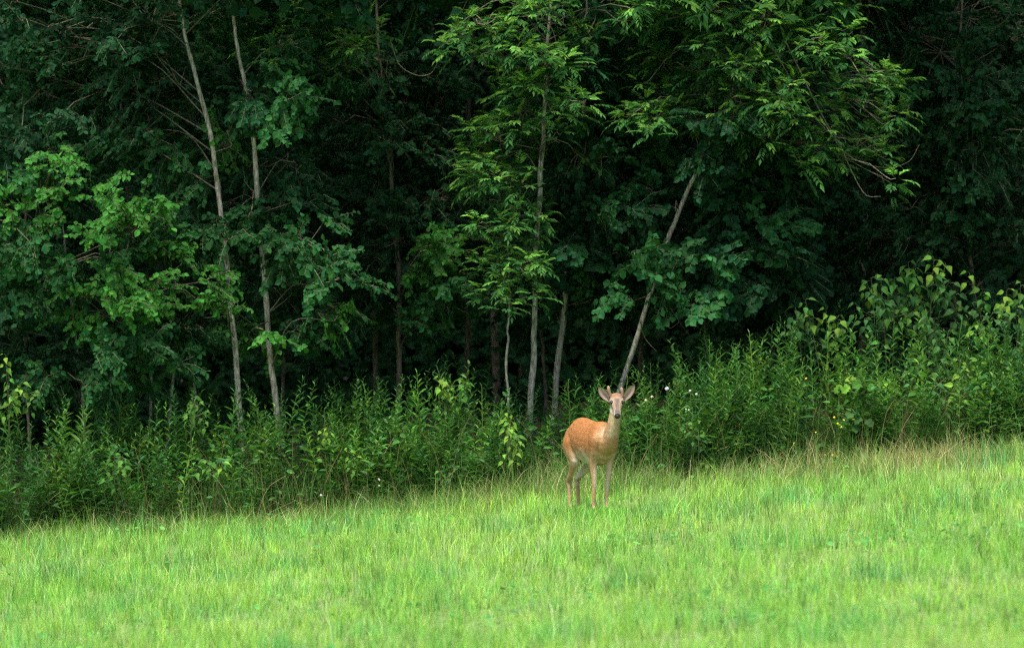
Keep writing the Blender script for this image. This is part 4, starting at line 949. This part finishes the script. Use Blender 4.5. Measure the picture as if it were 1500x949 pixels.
    dd = nrm(flow + Nn * .13)
    ln = np.where(ish, .006, .016) * r_.uniform(.6, 1.2, m); ln = np.where(P[:, 2] < .42, .009, ln)
    keep = ~(((hp @ d) > .19) & ish); P, dd, Nn, ln, Cc = P[keep], dd[keep], Nn[keep], ln[keep], Cc[keep]
    s = nrm(np.cross(dd, Nn)); wd = np.minimum(.0018, ln * .18)[:, None]
    hv = np.stack([P - s * wd, P + s * wd, P + dd * ln[:, None]], 1).reshape(-1, 3)
    hb = Buf(); hb.add(hv, [np.arange(len(hv)).reshape(-1, 3)], np.repeat(np.clip(Cc * np.clip(1 + .13 * r_.standard_normal((len(Cc), 1)), .5, 1.6), .01, .8), 3, 0))
    link("hair", hb.mesh("hair", [attr_material("deer_hair", .65, .2, 0, 50)]), root, kind="stuff")
    # ---- eyes, ears, antlers, hooves
    dark, N, Lk = new_mat("deer_eye"); p = N["Principled BSDF"]; p.inputs["Base Color"].default_value = (.010, .007, .005, 1); p.inputs["Roughness"].default_value = .12
    nz, N, Lk = new_mat("deer_nose"); p = N["Principled BSDF"]; p.inputs["Base Color"].default_value = (.014, .013, .014, 1); p.inputs["Roughness"].default_value = .35
    def ball(name, c, rx, ry, rz, mat, fr, col=(.01, .01, .01)):
        u = np.linspace(0, math.pi, 9); v = np.arange(14) / 14 * 2 * math.pi
        P = np.stack([np.outer(np.sin(u), np.cos(v)) * rx, np.outer(np.sin(u), np.sin(v)) * ry, np.outer(np.cos(u), np.ones(14)) * rz], -1).reshape(-1, 3)
        W = P[:, :1] * fr[0] + P[:, 1:2] * fr[1] + P[:, 2:] * fr[2] + c
        i = np.arange(8)[:, None] * 14; j = np.arange(14)[None]; k = (j + 1) % 14
        b = Buf(); b.add(W, [np.stack([i + j, i + j + 14, i + k + 14, i + k], -1).reshape(-1, 4)], col)
        return link(name, b.mesh(name, [mat], True), root)
    for s in (-1, 1):
        ball("eye", H(.082, s * .0505, .019), .0145, .019, .016, dark, (hs, d, hu))
    ball("nose", H(.247, 0, -.014), .025, .016, .0195, nz, (hs, d, hu))
    MEAR = attr_material("deer_ear", .8, .1, .3, 180)
    for s, bpx, tpx in ((-1, (892.5, 586.5), (876.5, 566.5)), (1, (914, 585.5), (929.5, 563.5))):
        eb = WP(*bpx, -.225); et = WP(*tpx, -.245); ax = et - eb; Ln = np.linalg.norm(ax); ax = ax / Ln
        face = nrm(np.array([s * .25, -1, .1])); face = nrm(face - ax * np.dot(face, ax)); sd = np.cross(ax, face)
        nu, nv = 13, 11; u = np.linspace(-.06, 1, nu); v = np.linspace(-1, 1, nv)
        wdt = np.interp(u, [-.06, .1, .3, .5, .68, .82, .93, 1], [.018, .026, .039, .042, .038, .027, .013, .002])
        G = np.zeros((2, nu, nv, 3)); Cg = np.zeros((2, nu, nv, 3))
        for k, off in enumerate((0, -.005)):
            dep = -np.interp(u, [-.06, .3, 1], [.036, .030, .0])[:, None] * (1 - (v**2)[None]) + off * (1 - .8 * np.abs(v)[None]**3) * np.interp(u, [.9, 1], [1, .2])[:, None]
            G[k] = eb + (u * Ln)[:, None, None] * ax + (wdt[:, None] * v[None])[..., None] * sd + dep[..., None] * face
        rim = np.clip((np.abs(v)[None] - .62) / .3, 0, 1) * np.ones((nu, 1)); rim = np.maximum(rim, np.clip((u[:, None] - .86) / .1, 0, 1))
        inner = np.array([.40, .285, .25])[None, None] * (1 - rim[..., None]) + np.array([.16, .11, .08]) * rim[..., None]
        lowl = np.clip(1 - np.abs(np.abs(v)[None, :] - .5) / .3, 0, 1) * np.clip(1.0 - u[:, None] / .8, 0, 1)
        inner = inner * (1 - lowl[..., None] * .5) + np.array([.72, .64, .56]) * lowl[..., None] * .5
        stripe = np.clip(1 - np.abs(v[None] - .1 * s) / .22, 0, 1) * np.clip(u[:, None] * 3, 0, 1) * np.clip((.9 - u[:, None]) * 4, 0, 1)
        inner = inner * (1 - stripe[..., None] * .5) + np.array([.26, .16, .14]) * stripe[..., None] * .5
        Cg[0] = inner; Cg[1] = np.array([.25, .165, .10])
        i = np.arange(nu - 1)[:, None] * nv; j = np.arange(nv - 1)[None]
        q = np.stack([i + j, i + j + 1, i + j + 1 + nv, i + j + nv], -1).reshape(-1, 4)
        b = Buf(); b.add(G.reshape(-1, 3), [q, q[:, ::-1] + nu * nv], Cg.reshape(-1, 3)); link("ear", b.mesh("ear", [MEAR], True), root)
    MANT = attr_material("antler_velvet", .85, .1, .5, 120)
    for s, bpx, tpx in ((-1, (895.5, 582), (891, 565)), (1, (911, 582), (909.8, 567))):
        a0 = WP(*bpx, -.245); a1 = WP(*tpx, -.245); t = np.linspace(0, 1, 9)
        P = a0 + (a1 - a0) * t[:, None] + hs * (s * .006 * np.sin(t * 3.1))[:, None]
        b = Buf(); R = np.array([.023, .019, .0165, .016, .016, .0165, .0165, .013, .005])
        V2, fs = tube(P, R, 10, True); b.add(V2, fs, np.repeat(np.linspace([.13, .08, .055], [.30, .21, .15], 9), 10, 0)); link("antler", b.mesh("antler", [MANT], True), root)
    MH = attr_material("hoof_horn", .45, .3, 0, 60)
    for fx, fy, g in feet:
        hf = Buf()
        for s in (-1, 1):
            c = B3(fx, fy + s * .011, g)
            rows = [c + UP * .05, c + UP * .032 + fw * .006, c + UP * .008 + fw * .018, c - UP * .006 + fw * .02]
            a = np.arange(10) / 10 * 6.283
            Vh = np.vstack([rw + np.cos(a)[:, None] * fw * (rx_ * 1.5) + np.sin(a)[:, None] * lf * rx_ for rw, rx_ in zip(rows, (.009, .0105, .012, .012))])
            i = np.arange(3)[:, None] * 10; j = np.arange(10)[None]; k = (j + 1) % 10
            hf.add(Vh, [np.stack([i + j, i + k, i + k + 10, i + j + 10], -1).reshape(-1, 4), np.arange(10)[None], np.arange(30, 40)[None]], (.06, .046, .036))
        link("hoof", hf.mesh("hoof", [MH], True), root)
build_deer()
